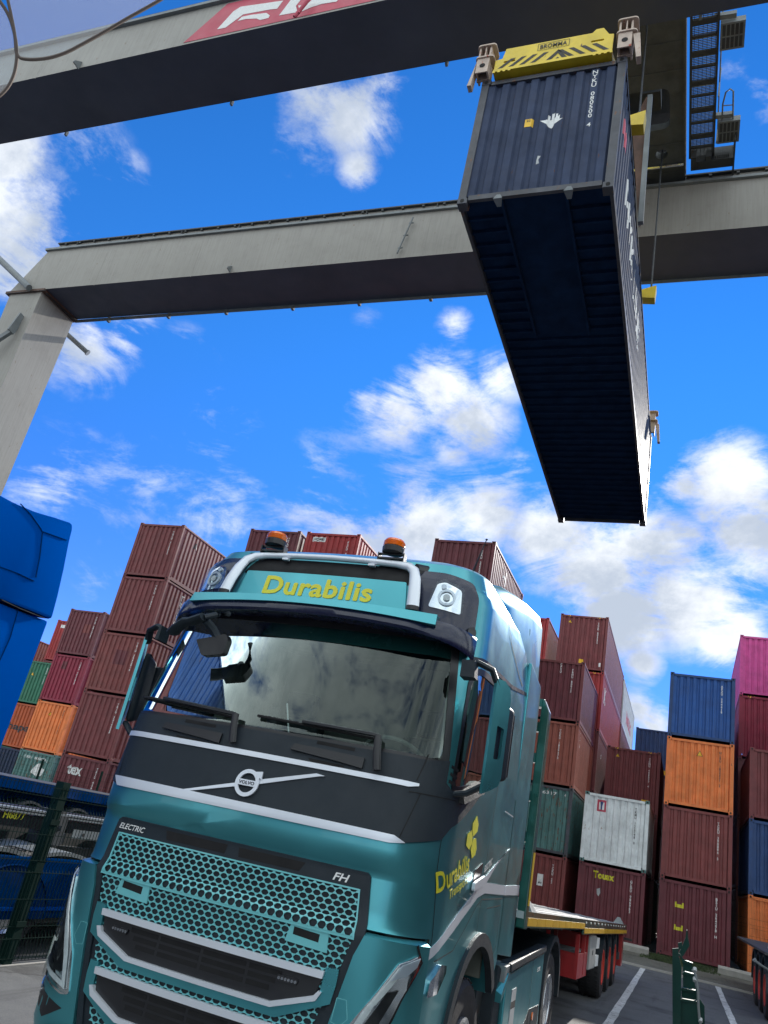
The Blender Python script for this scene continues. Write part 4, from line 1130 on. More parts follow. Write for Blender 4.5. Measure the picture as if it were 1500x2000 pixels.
lin = [(3.36, 2.2), (3.36, 3.66)]
tp('cab_lining', [lin + mir(lin), WS, SW, mir(SW)], M['curtain'], off=-.05, thick=.01, cut=.12)
# roof cap
bm = nb(); rings = []
ss = [-3.37 + 6.74 * i / 96 for i in range(97)]
for z in (3.72, 3.77, 3.82, 3.86, 3.9): rings.append([bm.verts.new(SP(s, z, 0)) for s in ss])
for a, b in zip(rings, rings[1:]):
    for i in range(96): bm.faces.new((a[i], a[i + 1], b[i + 1], b[i]))
    bm.faces.new((a[96], a[0], b[0], b[96]))
bm.faces.new(rings[-1]); bmesh.ops.recalc_face_normals(bm, faces=bm.faces[:])
link('roof', bm, M['paint'], truck, True)
bm = nb(); bx(bm, -1.2, 1.2, 2.27, 2.30, .9, 3.8); link('rear_wall', bm, M['paint'], truck)
# roof deflector lofted from front to back
secs = []
for y, zt, w in ((1.05, 3.80, .95), (1.3, 3.90, 1.03), (1.7, 4.02, 1.10), (2.2, 4.11, 1.14), (2.8, 4.18, 1.16), (2.86, 4.17, 1.15)):
    secs.append([(x * w, y, z) for x, z in ((-1.06, 3.45), (-1.045, zt - .22), (-1.01, zt - .10), (-.92, zt - .03), (-.6, zt), (0, zt + .01), (.6, zt), (.92, zt - .03), (1.01, zt - .10), (1.045, zt - .22), (1.06, 3.45))])
bm = nb(); vs = [[bm.verts.new(p) for p in s] for s in secs]
for a, b in zip(vs, vs[1:]):
    for i in range(10): bm.faces.new((a[i], a[i + 1], b[i + 1], b[i]))
bm.faces.new(vs[0]); bm.faces.new(vs[-1][::-1]); bmesh.ops.recalc_face_normals(bm, faces=bm.faces[:])
link('roof_deflector', bm, M['paint'], truck, True)
for sx in (1, -1):
    pts = [(2.32, 1.17), (2.95, 1.12), (2.96, 2.2), (2.90, 3.42), (2.32, 3.50)]
    o = prism('side_deflector', pts, 'x', sx * 1.215, sx * 1.245, M['paint'], truck, bev=.008)
    prism('deflector_edge', [(2.965, 1.13), (2.995, 1.13), (2.995, 2.2), (2.94, 3.42), (2.91, 3.42), (2.965, 2.2)], 'x', sx * 1.212, sx * 1.24, M['plastic'], truck)
    o = prism('silver_stripe', [(2.32, 1.595), (2.95, 1.60), (2.95, 1.68), (2.32, 1.665)], 'x', sx * 1.246, sx * 1.25, M['silver'], truck)
# black front panel, bonnet lines
BP = [(1.05, 1.812), (1.33, 1.876), (1.42, 1.955), (1.60, 2.03), (1.80, 2.115), (1.98, 2.21), (1.98, 2.245), (1.42, 2.155), (1.34, 2.17), (1.275, 2.20), (1.268, 2.335), (1.1, 2.303), (.7, 2.300), (.01, 2.302)]
tp('front_panel', [BP + mir(BP)], M['plastic'], off=.012, thick=.02)
Z0 = .0135
seam([(-1.33, 2.118), (-1.1, 2.10)], .006, Z0); seam([(1.03, 2.10), (1.42, 2.115)], .006, Z0)
seam([(1.03, 1.83), (1.10, 2.10)], .006, Z0); seam([(-1.03, 1.83), (-1.10, 2.10)], .006, Z0); seam([(1.06, 2.17), (1.10, 2.34)], .006, Z0); seam([(-1.12, 2.17), (-1.16, 2.34)], .006, Z0)
seam([(1.375, 1.335), (1.375, .9)], .02, .002); seam([(-1.375, 1.335), (-1.375, .9)], .02, .002)
for i in range(3):
    seam([(1.28, 2.215 + i * .045), (1.36, 2.20 + i * .045)], .02, .022, 'plasticd', name='cowl_rib')
# silver strips
tp('chrome_strip', [[(-1.20, 2.165), (-1.16, 2.135), (1.02, 2.125), (1.08, 2.14), (1.08, 2.155), (-1.18, 2.17)]], M['silver'], off=.020, thick=.012)
tp('chrome_strip', [[(-1.07, 1.855), (-1.0, 1.80), (.98, 1.80), (1.07, 1.815), (1.0, 1.843), (-1.07, 1.86)]], M['silver'], off=.022, thick=.014)
tp('emblem_bar', [[(-.525, 1.822), (-.06, 1.938), (-.06, 1.962), (-.525, 1.834)], [(.075, 1.972), (.46, 2.085), (.50, 2.093), (.44, 2.10), (.075, 2.0)]], M['silver'], off=.020, thick=.01)
def circ(cx, cz, r, n=28): return [(cx + r * math.cos(i / n * 6.2832), cz + r * math.sin(i / n * 6.2832)) for i in range(n)]
em = tp('emblem', [circ(.0, 1.966, .084), circ(.0, 1.966, .060)], M['silver'], off=.030, thick=.012, cut=.2, smooth=False)
tp('arrow', [[(.040, 2.040), (.088, 2.048), (.094, 1.998), (.078, 2.008), (.062, 1.99), (.044, 2.012), (.052, 2.026)]], M['silver'], em, off=.030, thick=.012, smooth=False)
tp('name_plate', [[(-.066, 1.948), (.066, 1.948), (.066, 1.984), (-.066, 1.984)]], M['silver'], em, off=.032, thick=.012, smooth=False)
tt('lettering', 'VOLVO', .021, .112, 0, 1.966, M['paintd'], em, off=.034, bold=.03)
# bonnet flaps
for s0, s1 in ((-.80, -.30), (.22, .72)):
    tp('air_flap', [[(s0 + .02, 2.255), (s1, 2.24), (s1, 2.175), (s0 + .35, 2.19), (s0, 2.215)]], M['plasticd'], off=.030, thick=.012, smooth=False)
    tp('air_slot', [[(s0 + .16, 2.30), (s0 + .42, 2.293), (s0 + .42, 2.272), (s0 + .16, 2.278)]], M['hole'], off=.0135, thick=.001)
    tp('air_slot', [[(s0 + .13, 2.185), (s0 + .38, 2.175), (s0 + .38, 2.155), (s0 + .16, 2.16)]], M['hole'], off=.0135, thick=.001)
# windscreen and its trim
tp('windscreen', [rounded([(-1.262, 2.29), (1.262, 2.29), (1.12, 3.14), (-1.12, 3.14)], .05)], M['wind'], off=.004, thick=0, cut=.05, dz=.08)
tp('windscreen_seal', [rounded([(-1.27, 2.285), (1.27, 2.285), (1.13, 3.15), (-1.13, 3.15)], .05), rounded([(-1.205, 2.322), (1.205, 2.322), (1.075, 3.10), (-1.075, 3.10)], .05)], M['plasticd'], off=.009, thick=.003)
tp('sun_strip', [[(-1.1, 3.0), (1.1, 3.0), (1.09, 3.12), (-1.09, 3.12)]], M['strip'], off=-.01, thick=0)
for sx in (1, -1):
    f = (lambda P: P) if sx > 0 else mir
    tp('door_window', [f(rounded([(1.345, 2.165), (1.295, 2.905), (1.39, 3.0), (2.435, 3.045), (2.485, 2.43), (1.95, 2.265)], .05))], M['side'], off=-.004, thick=0)
    sg = rounded([(1.345, 2.16), (1.29, 2.91), (1.385, 3.012), (2.45, 3.057), (2.50, 2.42), (1.95, 2.255)], .05)
    tp('window_seal', [f(sg), f(rounded([(1.375, 2.195), (1.33, 2.89), (1.41, 2.968), (2.40, 3.012), (2.45, 2.455), (1.95, 2.30)], .05))], M['plasticd'], off=.004, thick=.003)
    q = lambda P: [(sx * a, b) for a, b in P]
    seam(q([(1.205, 2.98), (1.30, 3.055), (1.42, 3.075), (2.6, 3.13), (3.20, 3.20), (3.37, 3.22)]), .030, .004, 'plasticd', name='rain_gutter')
    seam(q([(1.42, 1.30), (1.36, 1.60), (1.345, 1.88)]), .006); seam(q([(2.50, 1.30), (2.56, 2.3), (2.55, 3.12)]), .006); seam(q([(2.95, 2.20), (3.32, 2.19)]), .008, .004, 'silver')
    seam(q([(2.06, 3.79), (2.20, 3.62), (2.35, 3.45), (2.9, 3.28), (3.1, 3.24)]), .014, .003)
    seam(q([(3.20, 3.70), (3.19, 3.30)]), .012, .003); seam(q([(1.5, 1.22), (1.9, 1.26), (2.4, 1.52), (2.55, 1.56), (3.3, 1.57)]), .006)
    seam(q([(2.75, 1.50), (3.25, 1.52), (3.27, 1.24), (3.1, 1.12)]), .006)
    o = tp('door_handle', [f(rounded([(2.12, 1.61), (2.46, 1.67), (2.46, 1.72), (2.13, 1.66)], .02))], M['silver'], off=.03, thick=.02, smooth=False)
    tp('handle_recess', [f(rounded([(2.18, 1.66), (2.42, 1.70), (2.43, 1.80), (2.20, 1.74)], .03))], M['plasticd'], off=.003, thick=.002)
    st = [(1.34, 1.20), (1.62, 1.30), (1.98, 1.43), (2.38, 1.57), (2.60, 1.60), (3.36, 1.595), (3.36, 1.665), (2.62, 1.672), (2.9, 1.80), (3.25, 1.92), (3.36, 1.945), (2.85, 1.80), (2.36, 1.64), (1.95, 1.50), (1.60, 1.37), (1.34, 1.255)]
    tp('silver_stripe', [f(st)], M['silver'], off=.003, thick=.002)
    tt('lettering', 'ELECTRIC', .045, .24, sx * 2.60, 1.79, M['wtext'], off=.004, shear=.2, ang=sx * .28, thick=.001)
    tp('arch_trim', [f([(2.62 + r * math.cos(a), .60 + r * math.sin(a)) for r, rng in ((.745, range(19)), (.66, range(18, -1, -1))) for a in [math.pi * (1.06 - i / 18 * .90) for i in rng]])], M['plastic'], off=.025, thick=.05)
    # side marker lamp on the wing
    tp('side_lamp', [f(rounded([(1.43, 1.04), (1.44, 1.12), (1.60, 1.20), (1.73, 1.19), (1.74, 1.15), (1.60, 1.05)], .015))], M['chrome'], off=.02, thick=.02, smooth=False)
    # door sill ledge and mirror foot
    bm = nb(); a = SP(sx * 1.44, 2.14, -.01); b = SP(sx * 1.84, 2.25, -.01)
    hexa(bm, [a + Vector((0, 0, -.03)), a + Vector((sx * .06, .03, -.03)), b + Vector((sx * .08, 0, -.03)), b + Vector((0, 0, -.03)), a + Vector((0, 0, .045)), a + Vector((sx * .04, .03, .035)), b + Vector((sx * .05, 0, .035)), b + Vector((0, 0, .045))])
    bmesh.ops.recalc_face_normals(bm, faces=bm.faces[:]); link('sill_ledge', bm, M['rubber'], truck)
# header above the windscreen, lamps, sign, visor
hd = [(.80, 3.12), (1.25, 3.08), (1.25, 3.48), (1.19, 3.59), (.95, 3.63), (.72, 3.63)]
for sx in (1, -1):
    f = (lambda P: P) if sx > 0 else mir
    tp('lamp_housing', [f(rounded(hd, .04))], M['paintd'], off=.012, thick=.02)
    seam([(sx * .80, 3.28), (sx * .74, 3.60)], .006, .0135)
    lp = [(.865, 3.345), (.905, 3.525), (.965, 3.545), (1.085, 3.50), (1.10, 3.32)]
    o = tp('roof_lamp', [f(rounded(lp, .02))], M['chrome'], off=.018, thick=.012, cut=.05)
    tp('reflector', [f(circ(.985, 3.425, .062)), f(circ(.985, 3.425, .045))], M['silver'], o, off=.030, thick=.01)
    tp('bulb', [f(circ(.985, 3.425, .024))], M['wtext'], o, off=.032, thick=.01)
    tp('bulb', [f(circ(.955, 3.505, .018))], M['silver'], o, off=.030, thick=.01)
    tp('lens', [f(rounded([(.86, 3.34), (.90, 3.53), (.965, 3.552), (1.09, 3.505), (1.106, 3.315)], .02))], M['lens'], o, off=.045, thick=0)
    tp('camera_cover', [f(circ(1.21, 3.22, .038))], M['plasticd'], off=.03, thick=.015)
# visor: a curved shelf over the windscreen
def loft(rows, s0, s1, n, name, mat, endfade=0, close=True):
    bm = nb(); R2 = []
    for i in range(n + 1):
        s = s0 + (s1 - s0) * i / n
        e = 1
        if endfade:
            t = (1.25 - abs(s)) / endfade; e = max(.0, min(1, t)); e = math.sin(e * math.pi / 2)
        R2.append([bm.verts.new(SP(s, z - (.065 if z < 3.19 else .035) * (s / 1.1) ** 2, o0 + (o1 - o0) * e)) for z, o0, o1 in rows])
    for a, b in zip(R2, R2[1:]):
        for k in range(len(rows) - 1): bm.faces.new((a[k], a[k + 1], b[k + 1], b[k]))
        if close: bm.faces.new((a[-1], a[0], b[0], b[-1]))
    bm.faces.new(R2[0]); bm.faces.new(R2[-1][::-1])
    bmesh.ops.recalc_face_normals(bm, faces=bm.faces[:])
    return link(name, bm, mat, truck, True)
loft([(3.23, .0, .0), (3.235, .04, .13), (3.225, .045, .175), (3.20, .05, .195), (3.105, .05, .20), (3.09, .045, .185), (3.10, .03, .15), (3.15, .0, .0)], -1.24, 1.24, 60, 'sun_visor', M['paintd'], endfade=.50)
loft([(3.305, .0, .0), (3.30, .022, .022), (3.275, .05, .06), (3.258, .12, .13), (3.245, .19, .195), (3.188, .208, .215), (3.188, .15, .15), (3.22, .0, .0)], -.94, .96, 48, 'visor_fascia', M['paint'])
# roof sign
sg = [(-.71, 3.285), (.71, 3.285), (.675, 3.505), (-.675, 3.505)]
so = tp('roof_sign', [rounded(sg, .012)], M['paint'], off=.030, thick=.03)
tt('lettering', 'Durabilis', .145, .90, -.015, 3.392, M['ytext'], so, off=.034, bold=.01, space=1.04, fat=.0045)
tp('sign_recess', [[(-.72, 3.50), (.72, 3.50), (.66, 3.64), (-.66, 3.64)]], M['hole'], off=.008, thick=.01)
# silver light bar
def bp(s, z, o): return SP(s, z, o)
path = [bp(-.775, 3.285, .085), bp(-.762, 3.40, .08), bp(-.745, 3.51, .065), bp(-.722, 3.575, .055), bp(-.67, 3.618, .05), bp(-.57, 3.634, .045), bp(-.3, 3.642, .045), bp(0, 3.646, .045)]
path = path + [Vector((-p.x, p.y, p.z)) for p in path[-2::-1]]
bm = nb(); wr = [1.25, 1.22, 1.15, 1.0, .82, .66, .6, .6]; tube(bm, path, .038, 14, .024, rr=wr + wr[-2::-1]); lb = link('light_bar', bm, M['silver'], truck, True)
for sx in (-1, 1):
    bm = nb(); p = path[0]; tube(bm, [Vector((sx * -p.x, p.y, p.z - .012)), Vector((sx * -p.x, p.y, p.z + .018))], .048, 12, .033); link('bar_foot', bm, M['plasticd'], lb)
    bm = nb(); p0 = path[4]; tube(bm, [Vector((sx * .70, p0.y + .02, 3.63)), Vector((sx * .84, .66, 3.68)), Vector((sx * .90, .85, 3.66))], .05, 10, .03); link('bar_bracket', bm, M['plasticd'], lb)
for sx in (-.36, .36):
    bm = nb(); bx(bm, sx - .025, sx + .025, path[7].y - .035, path[7].y + .0, path[7].z - .05, path[7].z - .035); link('clip', bm, M['silver'], lb)
for xb in (-.515, .485):
    bc = empty('beacon', (xb, path[7].y + .03, path[7].z + .03)); bc.parent = truck
    bm = nb(); bx(bm, -.10, .10, -.03, .03, -.005, .008); bx(bm, -.105, -.095, -.03, .03, -.02, .045); bx(bm, .095, .105, -.03, .03, -.02, .045); bx(bm, -.1, .1, -.012, .012, .035, .047); link('bracket', bm, M['plasticd'], bc)
    bm = nb(); lathe(bm, [(.045, .05), (.05, .082), (.085, .085), (.095, .078)], 'z', 28); link('base', bm, M['plasticd'], bc, True)
    bm = nb(); lathe(bm, [(.096, .080), (.105, .083), (.108, .078), (.118, .083), (.121, .078), (.132, .082), (.150, .070), (.156, .045), (.158, .01)], 'z', 28); link('dome', bm, M['amber'], bc, True)
p = SP(1.12, 3.66, .0)
bm = nb(); cyl(bm, (.93, 1.0, 3.72), (.93, 1.03, 3.80), .055, 14, .03); cyl(bm, (.93, 1.03, 3.80), (1.03, .98, 4.12), .010, 8, .004); lathe(bm, [(-.006, .006), (0, .012), (.006, .006)], 'z', 10, (1.03, .98, 4.12)); link('antenna', bm, M['plasticd'], truck)
# bonnet lip + bumper with headlamp corners
UP = [(.93, 1.335), (1.36, 1.335), (1.36, 1.36), (.93, 1.36)]
CR = [(.945, 1.30), (.905, 1.20), (.865, 1.00), (.835, .85), (.78, .62), (.70, .30), (1.36, .30), (1.36, 1.30)]
tp('bumper_corner', [CR], M['paint'], off=.035, thick=.04); tp('bumper_corner', [mir(CR)], M['paint'], off=.035, thick=.04)
bm = nb()
for s0, s1 in ((.945, 1.36), (-1.36, -.945)):
    for i in range(6):
        a, b = s0 + (s1 - s0) * i / 6, s0 + (s1 - s0) * (i + 1) / 6
        bm.faces.new([bm.verts.new(q) for q in (SP(a, 1.30, .035), SP(b, 1.30, .035), SP(b, 1.325, -.01), SP(a, 1.325, -.01))])
bmesh.ops.recalc_face_normals(bm, faces=bm.faces[:]); link('bumper_ledge', bm, M['paint'], truck)
LB = [(.70, .30), (.66, .46), (-.66, .46), (-.70, .30)]
tp('bumper', [LB], M['paint'], off=.03, thick=.04)
GF = [(.905, 1.60), (.885, 1.62), (-.885, 1.62), (-.91, 1.60), (-.945, 1.30), (-.905, 1.20), (-.865, 1.00), (-.835, .85), (-.78, .62), (-.72, .44), (.72, .44), (.78, .62), (.835, .85), (.865, 1.00), (.905, 1.20), (.945, 1.30)]
GI = [(.855, 1.52), (-.865, 1.52), (-.885, 1.29), (-.862, 1.20), (-.82, 1.00), (-.79, .85), (-.735, .62), (-.68, .46), (.68, .46), (.735, .62), (.79, .85), (.82, 1.00), (.862, 1.20), (.885, 1.29)]
tp('grille_frame', [GF, GI], M['plastic'], off=.020, thick=.04)
tp('grille_back', [GI], M['plastic'], off=.005, thick=.004)
tp('air_inlet', [[(-.50, 1.598), (-.03, 1.598), (-.04, 1.545), (-.48, 1.545)]], M['hole'], off=.0215, thick=.001)
tp('air_inlet', [[(.05, 1.598), (.50, 1.598), (.47, 1.545), (.06, 1.545)]], M['hole'], off=.0215, thick=.001)
tt('lettering', 'ELECTRIC', .034, .215, -.775, 1.565, M['wtext'], off=.024, shear=.25, bold=.01)
tt('lettering', 'FH', .042, .10, .735, 1.563, M['wtext'], off=.024, shear=.25, bold=.02)
def hexgrid(poly, w=.0530, p=.0310, off=.012, thick=.007, name='grille_mesh', holes=()):
    x0 = min(q[0] for q in poly) - w; x1 = max(q[0] for q in poly) + w; z0 = min(q[1] for q in poly) - p; z1 = max(q[1] for q in poly) + p
    bm = nb(); V = {}
    def v(x, z):
        key = (round(x * 4000), round(z * 4000))
        if key not in V: V[key] = bm.verts.new((x, z, 0))
        return V[key]
    e = .2 * p; O = [(.5, e), (.22, e + (p - 2 * e) * .56), (0, p - e), (-.22, e + (p - 2 * e) * .56), (-.5, e), (-.5, -e), (-.22, -e - (p - 2 * e) * .56), (0, e - p), (.22, -e - (p - 2 * e) * .56), (.5, -e)]
    I = [(.46, .07), (.25, .44), (0, .48), (-.25, .44), (-.46, .07), (-.46, -.07), (-.25, -.44), (0, -.48), (.25, -.44), (.46, -.07)]
    z = math.floor(z0 / p) * p; i = int(round(z / p))
    while z < z1:
        x = math.floor(x0 / w) * w + (w / 2 if i % 2 else 0)
        while x < x1:
            if not any(hx0 < x < hx1 and hz0 < z < hz1 for hx0, hx1, hz0, hz1 in holes):
                ov = [v(x + q * w, z + r) for q, r in O]; iv = [bm.verts.new((x + q * w, z + r * p, 0)) for q, r in I]
                for m in range(10): bm.faces.new((ov[m], ov[(m + 1) % 10], iv[(m + 1) % 10], iv[m]))
            x += w
        z += p; i += 1
    n = len(poly)
    cx = sum(p[0] for p in poly) / n; cz = sum(p[1] for p in poly) / n
    for j in range(n):
        p, q = poly[j], poly[(j + 1) % n]; nx, nz = q[1] - p[1], -(q[0] - p[0])
        if (cx - p[0]) * nx + (cz - p[1]) * nz > 0: nx, nz = -nx, -nz
        bmesh.ops.bisect_plane(bm, geom=bm.verts[:] + bm.edges[:] + bm.faces[:], plane_co=(p[0], p[1], 0), plane_no=(nx, nz, 0), clear_outer=True, dist=1e-6)
    slab(bm, lambda u, w, o: SP(u, w, off + o), thick)
    return link(name, bm, M['mesh'], truck)
hexgrid([(-.862, 1.515), (.852, 1.515), (.880, 1.285), (-.880, 1.285)], off=.024, thick=.006)
tp('mesh_edge', [[(-.872, 1.525), (.860, 1.525), (.89, 1.272), (-.89, 1.272)], [(-.862, 1.516), (.852, 1.516), (.880, 1.284), (-.880, 1.284)]], M['mesh'], off=.025, thick=.012)
SL = ((-.69, -.50, 1.215, 1.265), (.53, .72, 1.215, 1.265))
hexgrid([(-.885, 1.275), (.885, 1.275), (.862, 1.20), (.82, 1.0), (.735, .62), (.68, .46), (-.68, .46), (-.735, .62), (-.82, 1.0), (-.862, 1.20)], off=.014, thick=.006, holes=SL)
for a, b, c, d in SL:
    tp('radar_slot', [[(a, c + .01), (b - .03, c), (b - .03, d - .008), (a, d)]], M['hole'], off=.016, thick=.008)
    tp('slot_bezel', [[(a - .04, c - .03), (b + .03, c - .04), (b + .02, d + .01), (a - .02, d + .015)], [(a, c + .01), (b - .03, c), (b - .03, d - .008), (a, d)]], M['mesh'], off=.018, thick=.008)
def barset(k, dz):
    T = lambda P: [(x * k, z + dz) for x, z in P]
    so_ = [(.845, 1.125), (.83, .955), (.53, .825), (-.53, .825), (-.83, .955), (-.845, 1.125), (-.79, 1.105), (-.80, .96)]
    tp('grille_surround', [T([(.84, 1.04), (.825, .945), (.53, .815), (-.53, .815), (-.825, .945), (-.84, 1.04), (-.84, 1.115), (-.765, 1.11), (-.755, .96), (-.49, .875), (.49, .875), (.755, .96), (.765, 1.11), (.84, 1.115)])], M['paint'], off=.030, thick=.03)
    tp('grille_bar', [T([(-.765, 1.090), (.765, 1.090), (.76, 1.054), (-.76, 1.054)])], M['silver'], off=.050, thick=.03)
    tp('grille_bar', [T([(-.775, .99), (-.745, .94), (-.495, .858), (.495, .858), (.745, .944), (.770, .99), (.752, .995), (.728, .966), (.487, .884), (-.487, .884), (-.725, .968), (-.75, .995)])], M['silver'], off=.046, thick=.03)
    tp('grille_insert', [T([(-.755, 1.05), (.755, 1.05), (.728, .965), (.49, .885), (-.49, .885), (-.728, .965)])], M['plasticd'], off=.024, thick=.012)
    for i in range(3):
        z = 1.022 - i * .040; w = .52 - i * .03
        for a, b in ((-w, -.315), (-.295, -.01), (.01, .295), (.315, w)):
            tp('louvre', [T([(a, z - .013), (b, z - .013), (b, z + .013), (a, z + .013)])], M['hole'], off=.0255, thick=.001)
barset(1, 0)
barset(.90, -.305)
for s in (-.60, .56):
    o = tp('marker_lamp', [rounded([(s - .065, 1.018), (s + .065, 1.018), (s + .055, .988), (s - .055, .988)], .01)], M['plasticd'], off=.035, thick=.02)
    for i in range(6): tp('led', [circ(s - .05 + i * .02, 1.003, .008, 10)], M['chrome'], o, off=.039, thick=.004, smooth=False)
# headlamps
HLo = [(1.275, 1.262), (1.14, 1.205), (1.02, 1.00), (.90, .80), (.835, .60), (.90, .585), (1.10, .63), (1.345, .70), (1.36, .78), (1.22, .84), (1.12, .87), (1.19, 1.05), (1.29, 1.20)]
for sx in (1, -1):
    f = (lambda P: P) if sx > 0 else mir
    o = tp('headlight', [f(rounded(HLo, .02))], M['chrome'], off=.042, thick=.01)
    tp('lamp_insert', [f([(1.16, 1.08), (1.10, 1.06), (1.00, .86), (.94, .70), (1.02, .69), (1.06, .80), (1.08, .90)])], M['plasticd'], o, off=.050, thick=.006)
    tp('lamp_insert', [f([(.98, .655), (1.30, .74), (1.30, .78), (1.10, .83), (1.05, .74)])], M['plasticd'], o, off=.050, thick=.006)
    tp('running_light', [f([(1.175, 1.18), (1.145, 1.19), (1.02, .99), (.93, .80), (.875, .62), (1.33, .735), (1.33, .76), (.91, .655), (.96, .80), (1.05, .99)])], M['wtext'], o, off=.054, thick=.006)
    tp('turn_signal', [f([(1.265, 1.245), (1.155, 1.20), (1.11, 1.12), (1.19, 1.15), (1.25, 1.20)])], M['silver'], o, off=.056, thick=.006)
    tp('lens', [f(rounded([(x * 1.004, z) for x, z in HLo], .02))], M['lens'], o, off=.062, thick=0)
    seam([(sx * a, b) for a, b in ((1.245, 1.30), (1.30, 1.22), (1.20, 1.05), (1.13, .88), (1.36, .80))], .012, .038)
    seam([(sx * a, b) for a, b in ((.86, .985), (.915, .985), (.935, .90), (.90, .86), (.85, .87), (.86, .985))], .004, .0365, 'mesh')
    tp('lower_lamp_recess', [f([(.86, .52), (1.05, .56), (1.34, .66), (1.34, .57), (1.15, .50), (1.0, .44)])], M['plasticd'], off=.037, thick=.01)
    tp('corner_lamp', [f(rounded([(1.12, .565), (1.28, .615), (1.27, .57), (1.12, .53)], .01))], M['chrome'], off=.045, thick=.01)
# side lettering and hexagons
ang = math.atan2(.148, .62)
so1 = tt('lettering', 'Durabilis', .112, .66, 1.675, 1.712, M['ytext'], off=.004, bold=.008, ang=ang, thick=.001, space=1.05, fat=.003)
tt('lettering', 'Transport', .078, .45, 1.79, 1.622, M['ytext'], off=.004, bold=.01, ang=ang, thick=.001, space=1.05)
for P in ([(2.012, 2.083), (2.096, 2.033), (2.096, 1.986), (1.999, 1.945), (1.946, 1.977), (1.925, 2.026)], [(1.922, 1.980), (1.978, 1.945), (1.994, 1.90), (1.938, 1.858), (1.838, 1.880), (1.828, 1.950)],
    [(2.006, 1.932), (2.088, 1.942), (2.150, 1.877), (2.135, 1.836), (2.052, 1.810), (1.986, 1.860)]):
    tp('logo_hexagon', [P], M['ytext'], off=.004, thick=.001, smooth=False)
# wipers
def wiper(base, knee, tip):
    w = nb(); a = SP(*base, .05); b = SP(*knee, .055); c = SP(*tip, .045)
    def q(t, o): return SP(knee[0] + (tip[0] - knee[0]) * t, knee[1] + (tip[1] - knee[1]) * t, o)
    tube(w, [a, a.lerp(b, .5) + Vector((0, -.01, 0)), b], .026, 8, .02); tube(w, [b] + [q(t, .062) for t in (.04, .15, .3, .45, .6)], .014, 6)
    o = link('wiper_arm', w, M['plasticd'], truck, True)
    w = nb(); d = (c - b)
    tube(w, [q(t, .03) + Vector((0, 0, -.012 * (1 - t))) for t in (.03, .15, .3, .45, .6, .75, .9, 1)], .010, 6, .014); link('wiper_blade', w, M['hole'], o)
wiper((-.185, 2.185), (-.235, 2.362), (-1.28, 2.425)); wiper((.82, 2.175), (.775, 2.375), (-.085, 2.388))
# exterior mirrors
for sx in (1, -1):
    X = 1.22 * sx
    def mp(x, y, z): return Vector((sx * x, y, z))
    sh = nb()
    fr = [(.0, 2.90), (.07, 2.90), (.13, 2.86), (.15, 2.79), (.15, 2.30), (.13, 2.25), (.0, 2.18)]
    hole = rounded([(.05, 2.61), (.115, 2.60), (.115, 2.41), (.05, 2.40)], .012)
    bm = flat([fr, hole]); cuts(bm, [.06, .12, .18], frange(2.17, 2.88, .1))
    slab(bm, lambda u, v, o: mp(1.41 + .42 * u + .25 * u * (.24 - u) * 4 - o * -.9, .38 + .9 * u - o * .5, v), .022)
    o = link('mirror_shell', bm, M['paint'], truck)
    bm = nb(); ix, iy = (1.365, .0) if sx > 0 else (1.385, .05)
    P8 = [mp(*p) for p in ((ix, .46 + iy, 2.25), (1.41 + iy * .4, .42 + iy, 2.25), (1.50, .66, 2.30), (ix + .05, .69, 2.30), (ix + .02, .46 + iy, 2.80), (1.41 + iy * .4, .42 + iy, 2.80), (1.50, .66, 2.76), (ix + .06, .69, 2.76))]
    hexa(bm, P8); bmesh.ops.recalc_face_normals(bm, faces=bm.faces[:]); bmesh.ops.bevel(bm, geom=bm.edges[:], offset=.035, segments=3, affect='EDGES', profile=.6); link('mirror_housing', bm, M['plastic'], o, True)
    bm = nb(); bx(bm, min(sx * 1.38, sx * 1.49), max(sx * 1.38, sx * 1.49), .688, .694, 2.33, 2.73); link('mirror_glass', bm, M['chrome'], o)
    bm = nb(); tube(bm, [mp(1.20, .36, 2.95), mp(1.28, .33, 2.975), mp(1.37, .37, 2.95), mp(1.41, .43, 2.86)], .022, 8, .035); link('mirror_arm', bm, M['plastic'], o, True)
    bm = nb(); fw_ = 1.29 if sx > 0 else 1.215; hexa(bm, [mp(1.19, .26, 2.86), mp(fw_, .25, 2.86), mp(fw_, .34, 2.86), mp(1.19, .38, 2.86), mp(1.19, .26, 2.97), mp(fw_ - .01, .25, 2.97), mp(fw_ - .01, .34, 2.97), mp(1.19, .38, 2.97)]); bmesh.ops.recalc_face_normals(bm, faces=bm.faces[:]); link('mirror_foot', bm, M['plastic'], o)
    bm = nb(); tube(bm, [mp(1.22, .42, 2.15), mp(1.30, .43, 2.17), mp(1.40, .46, 2.24)], .02, 8, .03); link('mirror_arm', bm, M['plastic'], o, True)
# front close-range mirror on the left upper corner
bm = nb(); a, b, c = Vector((-.88, .0, 2.866)), Vector((-.74, -.03, 2.95)), Vector((-.63, -.04, 2.99))
tube(bm, [a, a.lerp(b, .3) + Vector((0, -.015, .005)), a.lerp(b, .8) + Vector((0, -.02, .01)), b, c], .030, 12, .055)
o = link('front_mirror', bm, M['plastic'], truck, True)
bm = nb(); tube(bm, [c, Vector((-.58, .02, 3.03)), Vector((-.56, .14, 3.08))], .022, 8); tube(bm, [c + Vector((.01, .02, -.02)), Vector((-.59, .05, 2.93)), Vector((-.55, .07, 2.88))], .032, 8); link('mirror_arm', bm, M['plastic'], o, True)
bm = nb(); P2 = rounded([(-.62, 2.735), (-.45, 2.765), (-.44, 2.87), (-.47, 2.91), (-.56, 2.88), (-.70, 2.845)], .02)
f0 = [bm.verts.new((p[0], .04, p[1])) for p in P2]; f1 = [bm.verts.new((p[0], .10, p[1])) for p in P2]; bm.faces.new(f0); bm.faces.new(f1[::-1])
